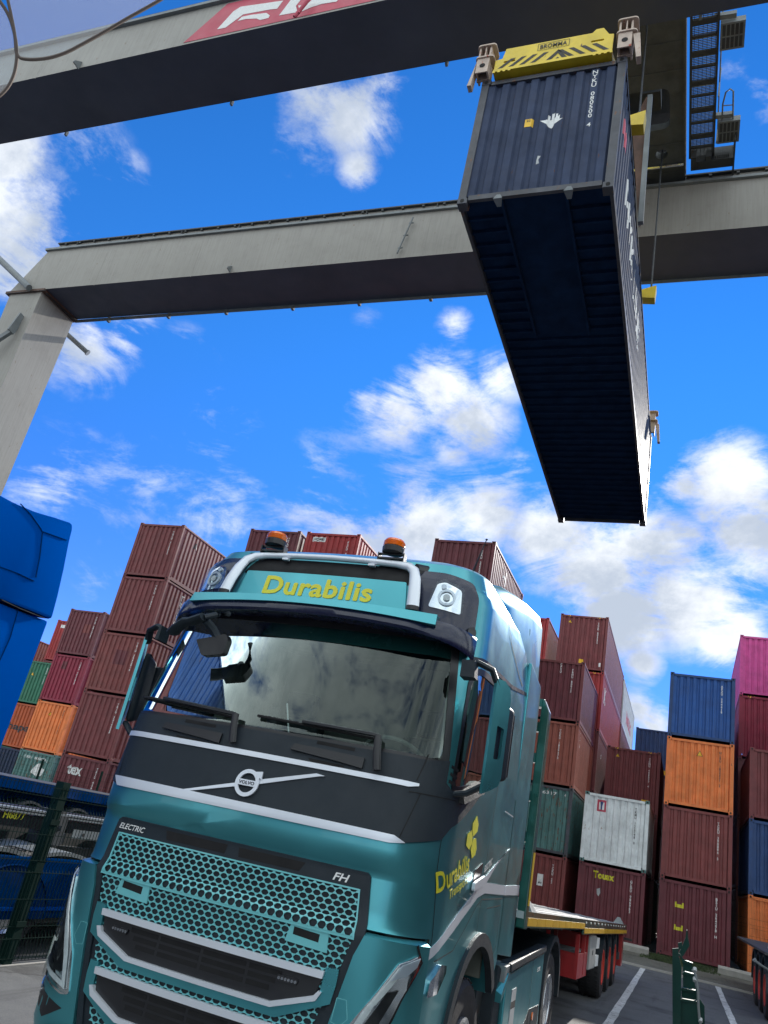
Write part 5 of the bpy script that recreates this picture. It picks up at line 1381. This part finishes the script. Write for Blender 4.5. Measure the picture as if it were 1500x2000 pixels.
for i in range(len(f0)): bm.faces.new((f0[i], f1[i], f1[(i + 1) % len(f0)], f0[(i + 1) % len(f0)]))
bmesh.ops.recalc_face_normals(bm, faces=bm.faces[:]); link('mirror_housing', bm, M['plasticd'], o)
# cab interior
bm = nb(); bx(bm, -1.17, 1.17, 2.12, 2.16, 1.0, 3.6); link('rear_lining', bm, M['curtain'], truck)
tp('dashboard', [[(-1.2, 2.24), (1.2, 2.24), (1.2, 2.30), (-1.2, 2.30)]], M['dash'], off=-.06, thick=.02)
bm = nb(); bx(bm, -1.16, 1.16, .34, .80, 2.18, 2.285); bx(bm, .35, .95, .66, .86, 2.2, 2.36); link('dashboard_top', bm, M['dash'], truck)
bm = nb(); bx(bm, -1.16, 1.16, .5, 2.1, 1.3, 1.35); bx(bm, -1.16, 1.16, .6, 2.1, 3.28, 3.3); link('cab_floor', bm, M['dash'], truck)
for sx in (-.62, .62):
    st = box('seat', sx - .26, sx + .26, 1.18, 1.72, 1.75, 1.95, M['seat'], truck, .04)
    box('backrest', sx - .24, sx + .24, 1.66, 1.84, 1.95, 2.62, M['seat'], st, .05); box('headrest', sx - .14, sx + .14, 1.70, 1.82, 2.64, 2.86, M['seat'], st, .04)
bm = nb(); ctr = Vector((.60, .98, 2.36)); tilt = Matrix.Rotation(R_(-30), 3, 'X')
ring = [ctr + tilt @ Vector((.23 * math.cos(a / 32 * 6.2832), .23 * math.sin(a / 32 * 6.2832), 0)) for a in range(33)]
tube(bm, ring, .017, 8); beam(bm, ring[0], ring[16], .05, .02); cyl(bm, ctr, ctr - Vector((0, .25, .2)), .04, 10); link('steering_wheel', bm, M['curtain'], truck, True)
for sx in (-1, 1):
    bm = nb()
    for i in range(7):
        cyl(bm, (sx * (1.10 - i * .02), 1.25 + i * .11, 2.2), (sx * (1.10 - i * .02), 1.25 + i * .11, 3.25), .05, 8)
    link('curtain', bm, M['curtain'], truck, True)
bm = nb(); tube(bm, [Vector((-.11, .36, 2.29)), Vector((-.11, .35, 2.42)), Vector((-.11, .34, 2.50))], .045, 10, .02); link('phone_holder', bm, M['plasticd'], truck, True)
bm = nb(); cyl(bm, (-.02, .45, 2.36), (-.10, .48, 2.56), .006, 6); link('antenna_rod', bm, M['wtext'], truck)
# wheels of tractor and trailer
def wheel(x, y, r, w, rimmat, parent, outx, dual=False):
    """outx = +1/-1 side that faces outwards"""
    bm = nb(); hw = w / 2
    lathe(bm, [(-hw * .82, r * .56), (-hw, r * .72), (-hw * .96, r * .93), (-hw * .72, r), (hw * .72, r), (hw * .96, r * .93), (hw, r * .72), (hw * .82, r * .56)], 'x', 44)
    t = link('wheel', bm, M['rubber'], parent, True, loc=(x, y, r))
    bm = nb(); o = outx
    lathe(bm, [(o * hw * .85, r * .565), (o * hw * .98, r * .56), (o * hw * .90, r * .50), (o * hw * .30, r * .46), (o * hw * .15, r * .30), (o * hw * .55, r * .22), (o * hw * .62, r * .02)], 'x', 36)
    rm = link('rim', bm, rimmat, t, True)
    bm = nb()
    for k in range(10):
        a = k / 10 * 6.2832; p = Vector((o * hw * .15, math.cos(a) * r * .34, math.sin(a) * r * .34)); cyl(bm, p, p + Vector((o * .03, 0, 0)), .014, 6)
    link('wheel_nuts', bm, M['chrome'], t)
    bm = nb()
    for k in range(44):
        a = k / 44 * 6.2832; u = Vector((0, math.cos(a), math.sin(a))); v = Vector((0, -math.sin(a), math.cos(a)))
        for xx in (-.62, 0, .62): beam(bm, Vector((xx * hw - .03, 0, 0)) + u * (r + .001), Vector((xx * hw + .03, 0, 0)) + u * (r + .001) + v * .012, .03, .008, upv=u)
    link('tread_blocks', bm, M['rubber'], t)
    return t
for sx in (-1, 1):
    wheel(sx * 1.06, 1.60, .52, .32, M['rim'], truck, sx)
    wheel(sx * 1.07, 5.72, .51, .30, M['rim'], truck, sx); wheel(sx * .74, 5.72, .51, .30, M['rim'], truck, sx)
    # rear mudguard
    A = [math.pi * (1.02 - i / 16 * 1.04) for i in range(17)]
    pts = [(5.72 + .68 * math.cos(a), .56 + .64 * math.sin(a)) for a in A] + [(5.72 + .60 * math.cos(a), .56 + .58 * math.sin(a)) for a in A[::-1]]
    prism('mudguard', pts, 'x', sx * .62, sx * 1.245, M['plastic'], truck)
    # side skirt
    sk = prism('side_skirt', [(2.96, .30), (4.98, .30), (4.98, 1.06), (2.96, .98)], 'x', sx * 1.19, sx * 1.235, M['paint'], truck, bev=.012)
    prism('skirt_rail', [(3.0, 1.0), (4.99, 1.065), (4.99, 1.13), (3.0, 1.065)], 'x', sx * 1.15, sx * 1.255, M['plastic'], truck, bev=.012)
    prism('skirt_panel', [(3.95, .33), (4.90, .33), (4.90, .58), (4.3, .60), (4.05, .50)], 'x', sx * 1.2355, sx * 1.24, M['plastic'], sk)
    prism('skirt_seam', [(4.25, .31), (4.258, .31), (4.258, 1.02), (4.25, 1.02)], 'x', sx * 1.2405, sx * 1.242, M['hole'], sk)
    prism('label', [(3.25, .50), (3.46, .50), (3.46, .85), (3.25, .85)], 'x', sx * 1.2355, sx * 1.239, M['grey'], sk)
    prism('label_band', [(3.25, .70), (3.46, .70), (3.46, .755), (3.25, .755)], 'x', sx * 1.239, sx * 1.2395, M['hole'], sk)  # dark band across the label
    bm = nb(); cyl(bm, (sx * 1.235, 4.5, .52), (sx * 1.25, 4.5, .52), .035, 14); link('side_reflector', bm, M['amber'], sk)
    bm = text2d('ELECTRIC', h=.04, w=.21, bold=.02)
    slab(bm, lambda u, v, o, sx=sx: Vector((sx * 1.2375, 4.68 + sx * u, .92 + v)), 0); link('lettering', bm, M['wtext'], sk)
    prism('entry_step', [(2.62, .28), (2.94, .28), (2.94, 1.0), (2.72, 1.06), (2.66, .7)], 'x', sx * .95, sx * 1.2, M['plastic'], truck, bev=.01)
    prism('step_bracket', [(2.80, .93), (2.99, .93), (3.1, 1.06), (2.84, 1.05)], 'x', sx * 1.1, sx * 1.24, M['gsteel'], truck, bev=.008)
    bm = nb(); hexa(bm, [(sx * 1.20, 2.70, .80), (sx * 1.25, 2.70, .80), (sx * 1.25, 2.92, .92), (sx * 1.20, 2.92, .92), (sx * 1.20, 2.70, .88), (sx * 1.25, 2.70, .86), (sx * 1.25, 2.92, 1.0), (sx * 1.20, 2.92, 1.0)]); bmesh.ops.recalc_face_normals(bm, faces=bm.faces[:]); link('step_wing', bm, M['paint'], truck)
bm = nb(); bx(bm, -1.18, 1.18, .75, 2.28, 1.28, 1.33); bx(bm, -.84, -.80, .7, 2.4, .45, 1.28); bx(bm, .80, .84, .7, 2.4, .45, 1.28); bx(bm, -.84, .84, .7, .74, .4, 1.28); link('wheel_arch_liner', bm, M['plasticd'], truck)
bm = nb(); bx(bm, -.78, .78, .3, 2.3, .45, .9); bx(bm, -1.1, 1.1, 2.45, 4.9, .35, .95); bx(bm, -.45, -.35, 2.3, 6.6, .80, 1.02); bx(bm, .35, .45, 2.3, 6.6, .80, 1.02); bx(bm, -1, 1, 5.6, 5.84, .4, .62)
link('chassis', bm, M['dsteel'], truck)
bm = nb(); bx(bm, -.45, .45, 5.0, 5.9, 1.03, 1.12); link('coupling_plate', bm, M['dsteel'], truck)
bm = nb()
for x in (-.3, .1, .4): tube(bm, [Vector((x, 2.3, 1.5)), Vector((x, 2.6, 1.25)), Vector((x + .05, 3.0, 1.35)), Vector((x, 3.3, 1.45))], .02, 6)
link('air_hoses', bm, M['plasticd'], truck)

# ------------------------------------------------------------------ flat semitrailer
PT, YT = R_(1.5), R_(-.45)
trl = empty('flat_semitrailer', (TX, 7.95, 0), 'green and red flat semitrailer with ladder headboard coupled behind the teal tractor', 'semitrailer', rot=(-PT, 0, YT))
ZD = 1.47
dk = nb(); bx(dk, -1.255, 1.255, .0, 13.5, ZD - .05, ZD - .004); link('deck', dk, M['deck'], trl)
bm = nb()
for i in range(9): bx(bm, -1.2 + i * .28, -1.2 + i * .28 + .07, .15, 13.4, ZD - .002, ZD + .004)
link('deck_rib', bm, M['deck'], trl)
for sx in (-1, 1):
    a, b = sorted((sx * 1.256, sx * 1.275))
    sr = link('side_rail', (lambda bm: (bx(bm, a, b, 0, 4.6, ZD - .13, ZD + .004), bx(bm, a, b, 4.6, 13.5, ZD - .19, ZD + .004), bm)[2])(nb()), M['trgreen'], trl)
    a, b = sorted((sx * 1.275, sx * 1.280))
    for k in range(26):
        y0 = .05 + k * .52; z0 = ZD - .115 if y0 < 4.4 else ZD - .175
        bm = nb(); bx(bm, a, b, y0, y0 + .50, z0, z0 + .07); link('reflective_tape', bm, M['tape'], sr)
    bm = nb()
    for k in range(14): cyl(bm, (sx * 1.274, 4.9 + k * .6, ZD - .04), (sx * 1.284, 4.9 + k * .6, ZD - .04), .014, 8)
    link('lashing_bolt', bm, M['wtext'], sr)
bm = nb()
for sx in (-1, 1): bx(bm, sx * .5 - .06, sx * .5 + .06, .2, 4.5, ZD - .25, ZD - .06); bx(bm, sx * .5 - .06, sx * .5 + .06, 4.5, 13.3, ZD - .50, ZD - .06)
for k in range(16): bx(bm, -1.2, 1.2, .4 + k * .84, .48 + k * .84, ZD - .16, ZD - .055)
link('frame', bm, M['dsteel'], trl)
# headboard
hb = empty('headboard', (0, 0, 0)); hb.parent = trl
for sx in (-1, 1):
    prism('post', [(sx * 1.28, ZD - .14), (sx * 1.195, ZD - .14), (sx * 1.195, 3.40), (sx * 1.22, 3.40), (sx * 1.28, 3.28)], 'y', -.10, .03, M['trgreen'], hb, bev=.01)
for z in (1.62, 2.05, 2.42, 2.78, 3.08):
    bm = nb(); bx(bm, -1.2, 1.2, -.07, .0, z, z + .09); link('rail', bm, M['trgreen'], hb)
bm = nb(); bx(bm, -1.2, 1.2, -.09, .01, 3.32, 3.40); link('rail', bm, M['trgreen'], hb)
for x in (-.6, 0, .6):
    bm = nb(); bx(bm, x - .03, x + .03, -.065, -.005, ZD, 3.32); link('bar', bm, M['trgreen'], hb)
bm = nb(); tube(bm, [Vector((1.06, -.12, 3.15)), Vector((1.08, -.2, 3.0)), Vector((1.12, -.12, 2.95)), Vector((1.13, -.05, 3.1))], .012, 6); link('hose_loop', bm, M['plasticd'], hb)
bm = nb(); bx(bm, 1.17, 1.262, -.112, -.10, ZD - .06, ZD); link('bracket_plate', bm, M['grey'], hb)
bm = nb(); bx(bm, 1.285, 1.295, -.1, -.06, ZD + .05, ZD + .5); link('reflector_strip', bm, M['tape'], hb)
for y in (.55, 13.1):
    bm = nb(); hexa(bm, [(1.0, y, ZD), (1.22, y, ZD), (1.22, y + .3, ZD), (1.0, y + .3, ZD), (1.08, y + .06, ZD + .13), (1.14, y + .06, ZD + .13), (1.14, y + .12, ZD + .13), (1.08, y + .12, ZD + .13)]); link('twist_lock', bm, M['gsteel'], trl)
def tz_(y): return y * math.sin(PT)
for sx in (-1, 1):
    a, b = sorted((sx * .78, sx * 1.24))
    rk = empty('pallet_rack', (0, 4.55, 0)); rk.parent = trl
    z0, z1 = .75, ZD - .2
    for (p, q) in ((a, 0), (b - .05, 0), (a, .75), (b - .05, .75)):
        bm = nb(); bx(bm, p, p + .05, q, q + .08, z0, z1); link('post', bm, M['trred'], rk)
    bm = nb(); bx(bm, a, b, .01, .035, z0 - .03, z0 + .28); bx(bm, b - .03, b - .005, .04, 1.15, z0 - .03, z0 + .28) if sx > 0 else bx(bm, a + .005, a + .03, .04, 1.15, z0 - .03, z0 + .28); bx(bm, a, b, 1.16, 1.19, z0 - .03, z1); link('tray', bm, M['trred'], rk)
    bm = nb(); bx(bm, a + .05, b - .05, .1, 1.1, z0 + .28, z0 + .31); link('shelf', bm, M['gsteel'], rk)
    tbx = box('toolbox', sx * 1.0 - .24, sx * 1.0 + .24, 6.05, 6.95, .78, ZD - .21, M['box'], trl, .02)
    bm = nb(); bx(bm, sx * 1.241 - .004, sx * 1.241 + .004, 6.45, 6.52, .98, 1.05); link('latch', bm, M['plasticd'], tbx)
    for z in (.80, 1.06):
        bm = nb(); bx(bm, sx * 1.1 - .14, sx * 1.1 + .14, 7.05, 7.5, z, z + .16); link('marker_plate', bm, M['wtext'], trl)
    for y in (8.75, 10.06, 11.37):
        w_ = wheel(sx * 1.03, y, .50, .38, M['redrim'], trl, sx); w_.location.z = .50 + tz_(y)
        A = [math.pi * (.93 - i / 12 * .86) for i in range(13)]; zc = .50 + tz_(y)
        pts = [(y + .60 * math.cos(a_), zc + .58 * math.sin(a_)) for a_ in A] + [(y + .565 * math.cos(a_), zc + .545 * math.sin(a_)) for a_ in A[::-1]]
        prism('mudguard', pts, 'x', sx * .82, sx * 1.24, M['plastic'], trl)
    bm = nb(); bx(bm, sx * 1.0 - .2, sx * 1.0 + .2, 12.05, 12.08, .32 + tz_(12), 1.0); link('mud_flap', bm, M['rubber'], trl)
    bm = nb(); bx(bm, sx * 1.18 - .06, sx * 1.18 + .06, 12.9, 13.3, .62, ZD - .18); link('rear_post', bm, M['trred'], trl)
    bm = nb(); bx(bm, sx * 1.34 - .09, sx * 1.34 + .09, 13.2, 13.26, 1.16, 1.21); link('side_marker', bm, M['plasticd'], trl)
bm = nb()
for y in (8.75, 10.06, 11.37): bx(bm, -1.0, 1.0, y - .07, y + .07, .66, .80)
bx(bm, -1.2, 1.2, 12.7, 12.85, .75, .9)
link('axles', bm, M['dsteel'], trl)

# ------------------------------------------------------------------ blue truck beyond the fence
BX = -6.3
bt = empty('blue_truck', (-7.5, 4.0, 0), 'bright blue truck cab with roof fairing at the left edge behind the fence', 'truck')
def bl(p): return (p[0] + 7.5, p[1] - 4.0, p[2])
def bxp(px, py, X=BX): p = onX(px, py, X); return (p.y - 4.0, p.z)
ww = 2.45
side = [bxp(*q) for q in ((-60, 935), (0, 966), (32, 983), (75, 1001), (110, 1011), (137, 1020), (143, 1024), (142, 1036), (136, 1060), (126, 1112), (114, 1165), (103, 1207), (99, 1209), (0, 1170), (-60, 1148))]
prism('roof_fairing', side, 'x', BX + 7.5, BX + 7.5 - ww, M['bluep'], bt, bev=.03, smooth=True)
z0 = 1.05
top = [bxp(*q, BX - .02) for q in ((-60, 1155), (0, 1177), (60, 1201), (95, 1213))]
yb = top[-1][0]
prism('cab_body', top + [(yb + .0, 1.15), (-1.9, 1.15)] + [(-1.9, 3.6)], 'x', BX + 7.5 - .02, BX + 7.5 - ww + .02, M['bluep'], bt, bev=.03, smooth=True)
def bseam(pts, X=BX, w=.012, mat='bluedark', name='panel_seam'):
    P = [onX(px, py, X + .004) for px, py in pts]; bm = nb()
    for a, b in zip(P, P[1:]): beam(bm, bl(a), bl(b), .006, w, upv=(1, 0, 0))
    link(name, bm, M[mat], bt)
bseam([(40, 984), (60, 1005), (80, 1033), (83, 1040), (78, 1085), (70, 1128)]); bseam([(-20, 1098), (0, 1107), (35, 1120), (66, 1135)], w=.02); bseam([(83, 1038), (108, 1047), (130, 1055)], w=.014)
bseam([(35, 1192), (20, 1245), (-5, 1300)], BX - .02, .010)
bseam([(0, 1171), (36, 1188), (84, 1207)], BX - .012, .05, 'plasticd', 'rubber_seal')
# chassis, skirt and wheel behind the cab
prism('side_skirt', [(yb + .02, .36), (6.8, .36), (6.8, .95), (yb + .02, .95)], 'x', BX + 7.5 - .02, BX + 7.5 - .07, M['bluedark'], bt, bev=.02)
A = [math.pi * (1 - i / 20) for i in range(21)]
sk = prism('wheel_cover', [(3.05 + .62 * math.cos(a), .36 + .50 * math.sin(a)) for a in A], 'x', BX + 7.5 - .018, BX + 7.5 - .008, M['bluedark'], bt)
bm = nb(); 
for a0, a1 in zip(A, A[1:]): beam(bm, (BX + 7.5 - .006, 3.05 + .63 * math.cos(a0), .36 + .51 * math.sin(a0)), (BX + 7.5 - .006, 3.05 + .63 * math.cos(a1), .36 + .51 * math.sin(a1)), .01, .02, upv=(1, 0, 0))
link('cover_edge', bm, M['bluedark'], bt)
bm = nb(); bx(bm, BX + 7.5 - .02, BX + 7.5 + .0, yb + .1, 4.1, .44, .475); link('skirt_stripe', bm, M['bluep'], bt)
bm = nb(); bx(bm, -1.1, 1.1, yb + .1, 9, .3, .85); bx(bm, -.5, .5, -1, 8, .7, 1.0); link('chassis', bm, M['dsteel'], bt)
for y in (2.75, 3.75):
    A2 = [math.pi * (.95 - i / 12 * .9) for i in range(13)]
    pts = [(y + .55 * math.cos(a), .86 + .16 * math.sin(a)) for a in A2] + [(y + .52 * math.cos(a), .84 + .14 * math.sin(a)) for a in A2[::-1]]
    prism('mudguard', pts, 'x', .3, BX + 7.5 - .03, M['gsteel'], bt)
for sx in (-1, 1):
    for y in (-.2, 3.2): wheel(sx * 1.0, y, .5, .3, M['rim'], bt, sx)
# container chassis on top of it
ct = empty('container_chassis_trailer', (-7.6, 6.2, 0), 'black container chassis trailer marked H6877 in yellow, coupled behind the blue truck', 'trailer')
def cbx(name, x0, x1, y0, y1, z0, z1, m): bm = nb(); bx(bm, x0 + 7.6, x1 + 7.6, y0 - 6.2, y1 - 6.2, z0, z1); return link(name, bm, M[m], ct)
fb = cbx('frame_beam', -6.95, -6.80, 5.5, 17.5, 1.17, 1.30, 'plasticd')
bm = nb()
for z in (1.32, 1.35): bx(bm, .63, .83, -.7, 11.3, z, z + .018)
link('top_rail', bm, M['gsteel'], ct)
cbx('frame_beam', -8.4, -8.25, 5.5, 17.5, 1.17, 1.30, 'plasticd')
p = onX(28, 1592, -6.8)
bm = text2d('H6877', h=.085, w=.32, bold=.03); slab(bm, lambda u, v, o: Vector((-6.795 + 7.6, p.y - 6.2 + u, p.z + v)), 0); link('lettering', bm, M['ytext'], fb)
bm = nb(); bx(bm, .55, .86, 1.62, 1.95, .98, 1.40); bmesh.ops.bevel(bm, geom=bm.edges[:], offset=.05, segments=2, affect='EDGES'); cyl(bm, (.86, 1.8, 1.22), (.90, 1.8, 1.22), .03, 10); link('twist_lock', bm, M['dsteel'], ct)
bm = nb(); bx(bm, .805, .815, 2.1, 3.1, 1.12, 1.22); link('side_plate', bm, M['gsteel'], ct)
bm = nb(); [cyl(bm, (.815, y, 1.17), (.82, y, 1.17), .02, 10) for y in (2.3, 2.75)]; link('plate_hole', bm, M['hole'], ct)
bm = nb()
for k in range(10): bx(bm, -.8, .8, -.3 + k * 1.1, -.2 + k * 1.1, 1.05, 1.2)
bx(bm, -.5, -.4, -.7, 11, .85, 1.15); bx(bm, .4, .5, -.7, 11, .85, 1.15)
link('cross_beams', bm, M['dsteel'], ct)
for sx in (-1, 1):
    for y in (8.0, 9.3): wheel(sx * 1.0, y, .5, .35, M['rim'], ct, sx)
# a second, blue chassis parked beyond
c2 = empty('blue_flat_trailer', (-13, 13, 0), 'blue flat trailer chassis parked beyond the black one, before the tex container', 'trailer')
bm = nb(); bx(bm, -1.2, 1.2, -4, 9, 1.36, 1.55); link('frame', bm, M['bluedark'], c2)
bm = nb(); bx(bm, -1.2, 1.2, -4, 9, 1.552, 1.56); link('deck', bm, M['dsteel'], c2)
bm = nb(); bx(bm, -.6, .6, -4, 9, .9, 1.35); link('chassis', bm, M['bluedark'], c2)
for sx in (-1, 1):
    for y in (0, 1.4): 
        wheel(sx * 1.0, y, .5, .3, M['rim'], c2, sx)
        A2 = [math.pi * (1 - i / 12) for i in range(13)]
        prism('mudguard', [(y + .62 * math.cos(a), .6 + .6 * math.sin(a)) for a in A2] + [(y + .58 * math.cos(a), .6 + .56 * math.sin(a)) for a in A2[::-1]], 'x', sx * .8, sx * 1.22, M['plastic'], c2)

# ------------------------------------------------------------------ mesh fences
def fence(a, b, h, label, group, posts, kerb=True, pitch=.05, post_w=.06, z0=.12, dark=None, bend=True):
    a, b = Vector((*a, 0)), Vector((*b, 0)); L_ = (b - a).length; d = (b - a).normalized(); nrm = Vector((-d.y, d.x, 0))
    f = empty('mesh_fence', tuple(a), label, 'fence', group)
    bm = nb(); n = int(L_ / pitch)
    def kink(z):
        for k in (.25, .85, 1.45, h - .12):
            if abs(z - (z0 + k)) < .055: return .03 * (1 - abs(z - (z0 + k)) / .055)
        return 0
    zs = [z0]
    for k in (.25, .85, 1.45, h - .12):
        if z0 + k + .055 < z0 + h: zs += [z0 + k - .055, z0 + k, z0 + k + .055]
    zs.append(z0 + h)
    r = .0023
    for i in range(n + 1):
        p = d * (i * pitch)
        pr = None
        for z in zs:
            c = p + nrm * kink(z) + Vector((0, 0, z))
            q = [bm.verts.new(c + d * r * x + nrm * r * y) for x, y in ((-1, -1), (1, -1), (1, 1), (-1, 1))]
            if pr:
                for m in range(4): bm.faces.new((pr[m], pr[(m + 1) % 4], q[(m + 1) % 4], q[m]))
            pr = q
    z = z0 + .02
    hz = [z0 + .02] + [z0 + k + t for k in (.25, .85, 1.45) for t in (-.055, .055)] + [z0 + k for k in (.55, 1.15, 1.7)] + [z0 + h - .02]
    for z in hz:
        if z < z0 + h: beam(bm, Vector((0, 0, z)) + nrm * kink(z), d * L_ + Vector((0, 0, z)) + nrm * kink(z), .006)
    w = link('mesh_panel', bm, M['fence'], f)
    for t in posts:
        c = d * t
        bm = nb(); beam(bm, c + nrm * .05, c + nrm * .05 + Vector((0, 0, h + z0 + .05)), post_w, post_w * 1.1, upv=d); o = link('post', bm, M['fence'], f)
        bm = nb()
        for z in (.35, 1.3): beam(bm, c + nrm * -.0 + Vector((0, 0, z)), c + nrm * -.0 + Vector((0, 0, z + .05)), post_w * 1.3, .02, upv=nrm)
        link('clamp', bm, M['fence'], o)
    if kerb:
        bm = nb(); hexa(bm, [q for q in (nrm * -.04, d * L_ + nrm * -.04, d * L_ + nrm * .06, nrm * .06, nrm * -.04 + Vector((0, 0, z0 - .03)), d * L_ + nrm * -.04 + Vector((0, 0, z0 - .03)), d * L_ + nrm * .06 + Vector((0, 0, z0 - .03)), nrm * .06 + Vector((0, 0, z0 - .03)))]); link('base_kerb', bm, M['concrete'], f)
    return f
fence((-6.05, 2.2), (-6.05, 22), 1.62, 'dark green wire mesh fence with a thick post before the blue truck', 'mesh fences', (.2, 4.88, 7.4, 9.9, 12.4, 14.9, 17.4, 19.7), post_w=.10, z0=.05)
fence((-33, 26.2), (-6.8, 26.2), 2.0, 'tall wire mesh fence along the foot of the left stacks', 'mesh fences', tuple(range(0, 27, 3)), pitch=.10)
fence((-1.22, YR + .4), (-.84, YR + .4), 2.2, 'narrow wire mesh panel in the gap beside the Touax container', 'mesh fences', (), pitch=.05, kerb=False)
fence((1.64, YR + .4), (2.15, YR + .4), 2.2, 'narrow wire mesh panel in the gap beside the yellow bracketed container', 'mesh fences', (), pitch=.05, kerb=False)
fence((2.2, 33.3), (8, 33.3), 2.4, 'wire mesh fence before the orange bottom container at the right edge', 'mesh fences', (3, ), pitch=.05, kerb=False)

# ------------------------------------------------------------------ green steel frame at the lower right
gb = empty('steel_barrier', (0.05, 12, 0), 'dark green welded steel barrier with stepped ribs standing on the bay line', 'barrier')
GY = 11.0
def gp(px, py, Y): p = onY(px, py, Y); return (p.x - .05, p.y - 12, p.z)
def gslab(pts, Y, t, name, m='barrier'):
    P = [gp(*q, Y) for q in pts]; bm = nb(); a = [bm.verts.new(q) for q in P]; b = [bm.verts.new((q[0], q[1] + t, q[2])) for q in P]
    bm.faces.new(a); bm.faces.new(b[::-1])
    for i in range(len(a)): bm.faces.new((a[i], b[i], b[(i + 1) % len(a)], a[(i + 1) % len(a)]))
    bmesh.ops.recalc_face_normals(bm, faces=bm.faces[:]); return link(name, bm, M[m], gb)
gslab([(1313, 1853), (1325, 1852), (1326, 1868), (1331, 1890), (1330, 1950), (1328, 2090), (1314, 2090)], GY, .10, 'post')
gslab([(1324, 1842), (1332, 1840), (1333, 1852), (1325, 1856)], GY + .5, .1, 'post_cap')
for i, (yt, x0, x1, Y) in enumerate(((1878, 1334, 1352, GY + .9), (1900, 1334, 1356, GY + .6), (1932, 1331, 1359, GY + .3), (1953, 1329, 1362, GY + .05))):
    gslab([(x0, yt), (x1, yt + 5), (x1 + 4, yt + 60), (x1 + 3, 2100), (x0, 2100)], Y, .03, 'rib_plate')
    gslab([(x0 - 1, yt), (x0 + 4, yt - 2.5), (x1 + 1, yt + 3), (x1, yt + 6), (x0 - 1, yt + 3)], Y - .012, .14, 'rib_flange')
gslab([(1358, 1925), (1366, 1950), (1376, 1965), (1378, 2100), (1362, 2100), (1362, 1990)], GY + .2, .04, 'side_plate')
gslab([(1325, 1863), (1333, 1847), (1339, 1832), (1341, 1817), (1342.5, 1817), (1344, 1832), (1347, 1847), (1340, 1858), (1335, 1866), (1330, 1872)], GY + 1.3, .30, 'curved_tip')
gslab([(1324, 1862), (1327, 1862), (1340, 1880), (1352, 1886), (1352, 1890), (1336, 1884)], GY + 1.0, .05, 'curved_rail')
bm = nb(); tube(bm, [Vector(gp(*q, GY - .02)) for q in ((1352, 1893), (1359, 1905), (1363, 1935), (1364, 1965), (1366, 1990), (1368, 2000))], .014, 6); link('lashing_hook', bm, M['gsteel'], gb)
for (px, py) in ((1357, 1897), (1357, 1916), (1368, 1996)):
    bm = nb(); c = Vector(gp(px, py, GY - .03)); cyl(bm, c, c + Vector((0, .03, .03)), .022, 8); link('bolt_head', bm, M['grey'], gb)

# ------------------------------------------------------------------ trailer at the right edge
rt2 = empty('parked_trailer', (2.86, 20.5, 0), 'dark trailer with tandem wheels cut by the right edge of the yard view', 'trailer')
p = onY(1484, 1990, 20.5)
for k, y in enumerate((0, 1.35, 2.7)):
    w_ = wheel(-1.03, y, .52, .38, M['redrim'], rt2, -1); wheel(1.03, y, .52, .38, M['redrim'], rt2, 1)
    A2 = [math.pi * (1 - i / 12) for i in range(13)]
    for sx in (-1, 1): prism('mudguard', [(y + .66 * math.cos(a), .52 + .66 * math.sin(a)) for a in A2] + [(y + .62 * math.cos(a), .52 + .62 * math.sin(a)) for a in A2[::-1]], 'x', sx * .82, sx * 1.24, M['plastic'], rt2)
bm = nb(); bx(bm, -1.26, 1.26, -.75, 9, 1.20, 1.25); link('frame', bm, M['dsteel'], rt2)
bm = nb(); bx(bm, -.6, .6, -1.2, 9, .8, 1.2); link('chassis', bm, M['dsteel'], rt2)
bm = nb(); tube(bm, [Vector((-1.1, -.6, .9)), Vector((-1.35, -.8, 1.0)), Vector((-1.45, -.85, 1.05))], .025, 6); cyl(bm, (-1.45, -.85, 1.05), (-1.48, -.86, 1.08), .04, 8); link('marker_lamp', bm, M['gsteel'], rt2)
bm = nb(); cyl(bm, (-1.2, -1.1, 1.34), (-1.2, -1.1, 1.44), .06, 10, .03); link('twist_lock', bm, M['gsteel'], rt2)

# ------------------------------------------------------------------ clear safety glasses hanging before the upper left corner
GD = .42
gl = empty('safety_glasses', tuple(Vector((0, 0, CAMH)) + ray(-60, -80) * GD), 'pair of clear plastic glasses held into the upper left corner, lenses edge on', 'glasses')
base = gl.location.copy()
lens1 = [(-1, 0), (18, 30), (30, 70), (34, 105), (30, 140), (18, 168), (0, 188), (-40, 210), (-120, 215), (-200, 150), (-220, 20), (-160, -60), (-60, -60)]
lens2 = [(32, 113), (60, 117), (95, 114), (130, 103), (165, 84), (205, 62), (245, 38), (285, 16), (320, -4), (370, -40), (380, -110), (300, -170), (120, -190), (20, -120), (8, -30), (20, 20), (30, 70)]
for pts in (lens1, lens2):
    P = [Vector((0, 0, CAMH)) + ray(*q) * GD * (1 + .00006 * (q[0] + q[1])) - base for q in rounded(pts, 30, 5)]
    bm = nb(); bm.faces.new([bm.verts.new(q) for q in P]); bmesh.ops.triangulate(bm, faces=bm.faces[:])
    ln = link('lens', bm, M['glasses'], gl)
    bm = nb(); tube(bm, P + [P[0]], .0009, 6); link('rim', bm, M['glrim'], ln, True)

# added trailer under the container beside the camera, unseen, darkens the truck side
rt3 = empty('shading_trailer', (4.17, 3, 0), 'unseen dark chassis trailer added under the maroon container beside the camera', 'trailer')
bm = nb(); bx(bm, -1.2, 1.2, -5.2, 7.2, 1.05, 1.215); link('frame', bm, M['dsteel'], rt3)
for sx in (-1, 1):
    for y in (3.2, 4.5, 5.8): wheel(sx * 1.02, y, .52, .36, M['redrim'], rt3, sx)
    bm = nb(); bx(bm, sx * .9 - .06, sx * .9 + .06, -3.2, -3.08, 0, 1.05); link('landing_leg', bm, M['dsteel'], rt3)
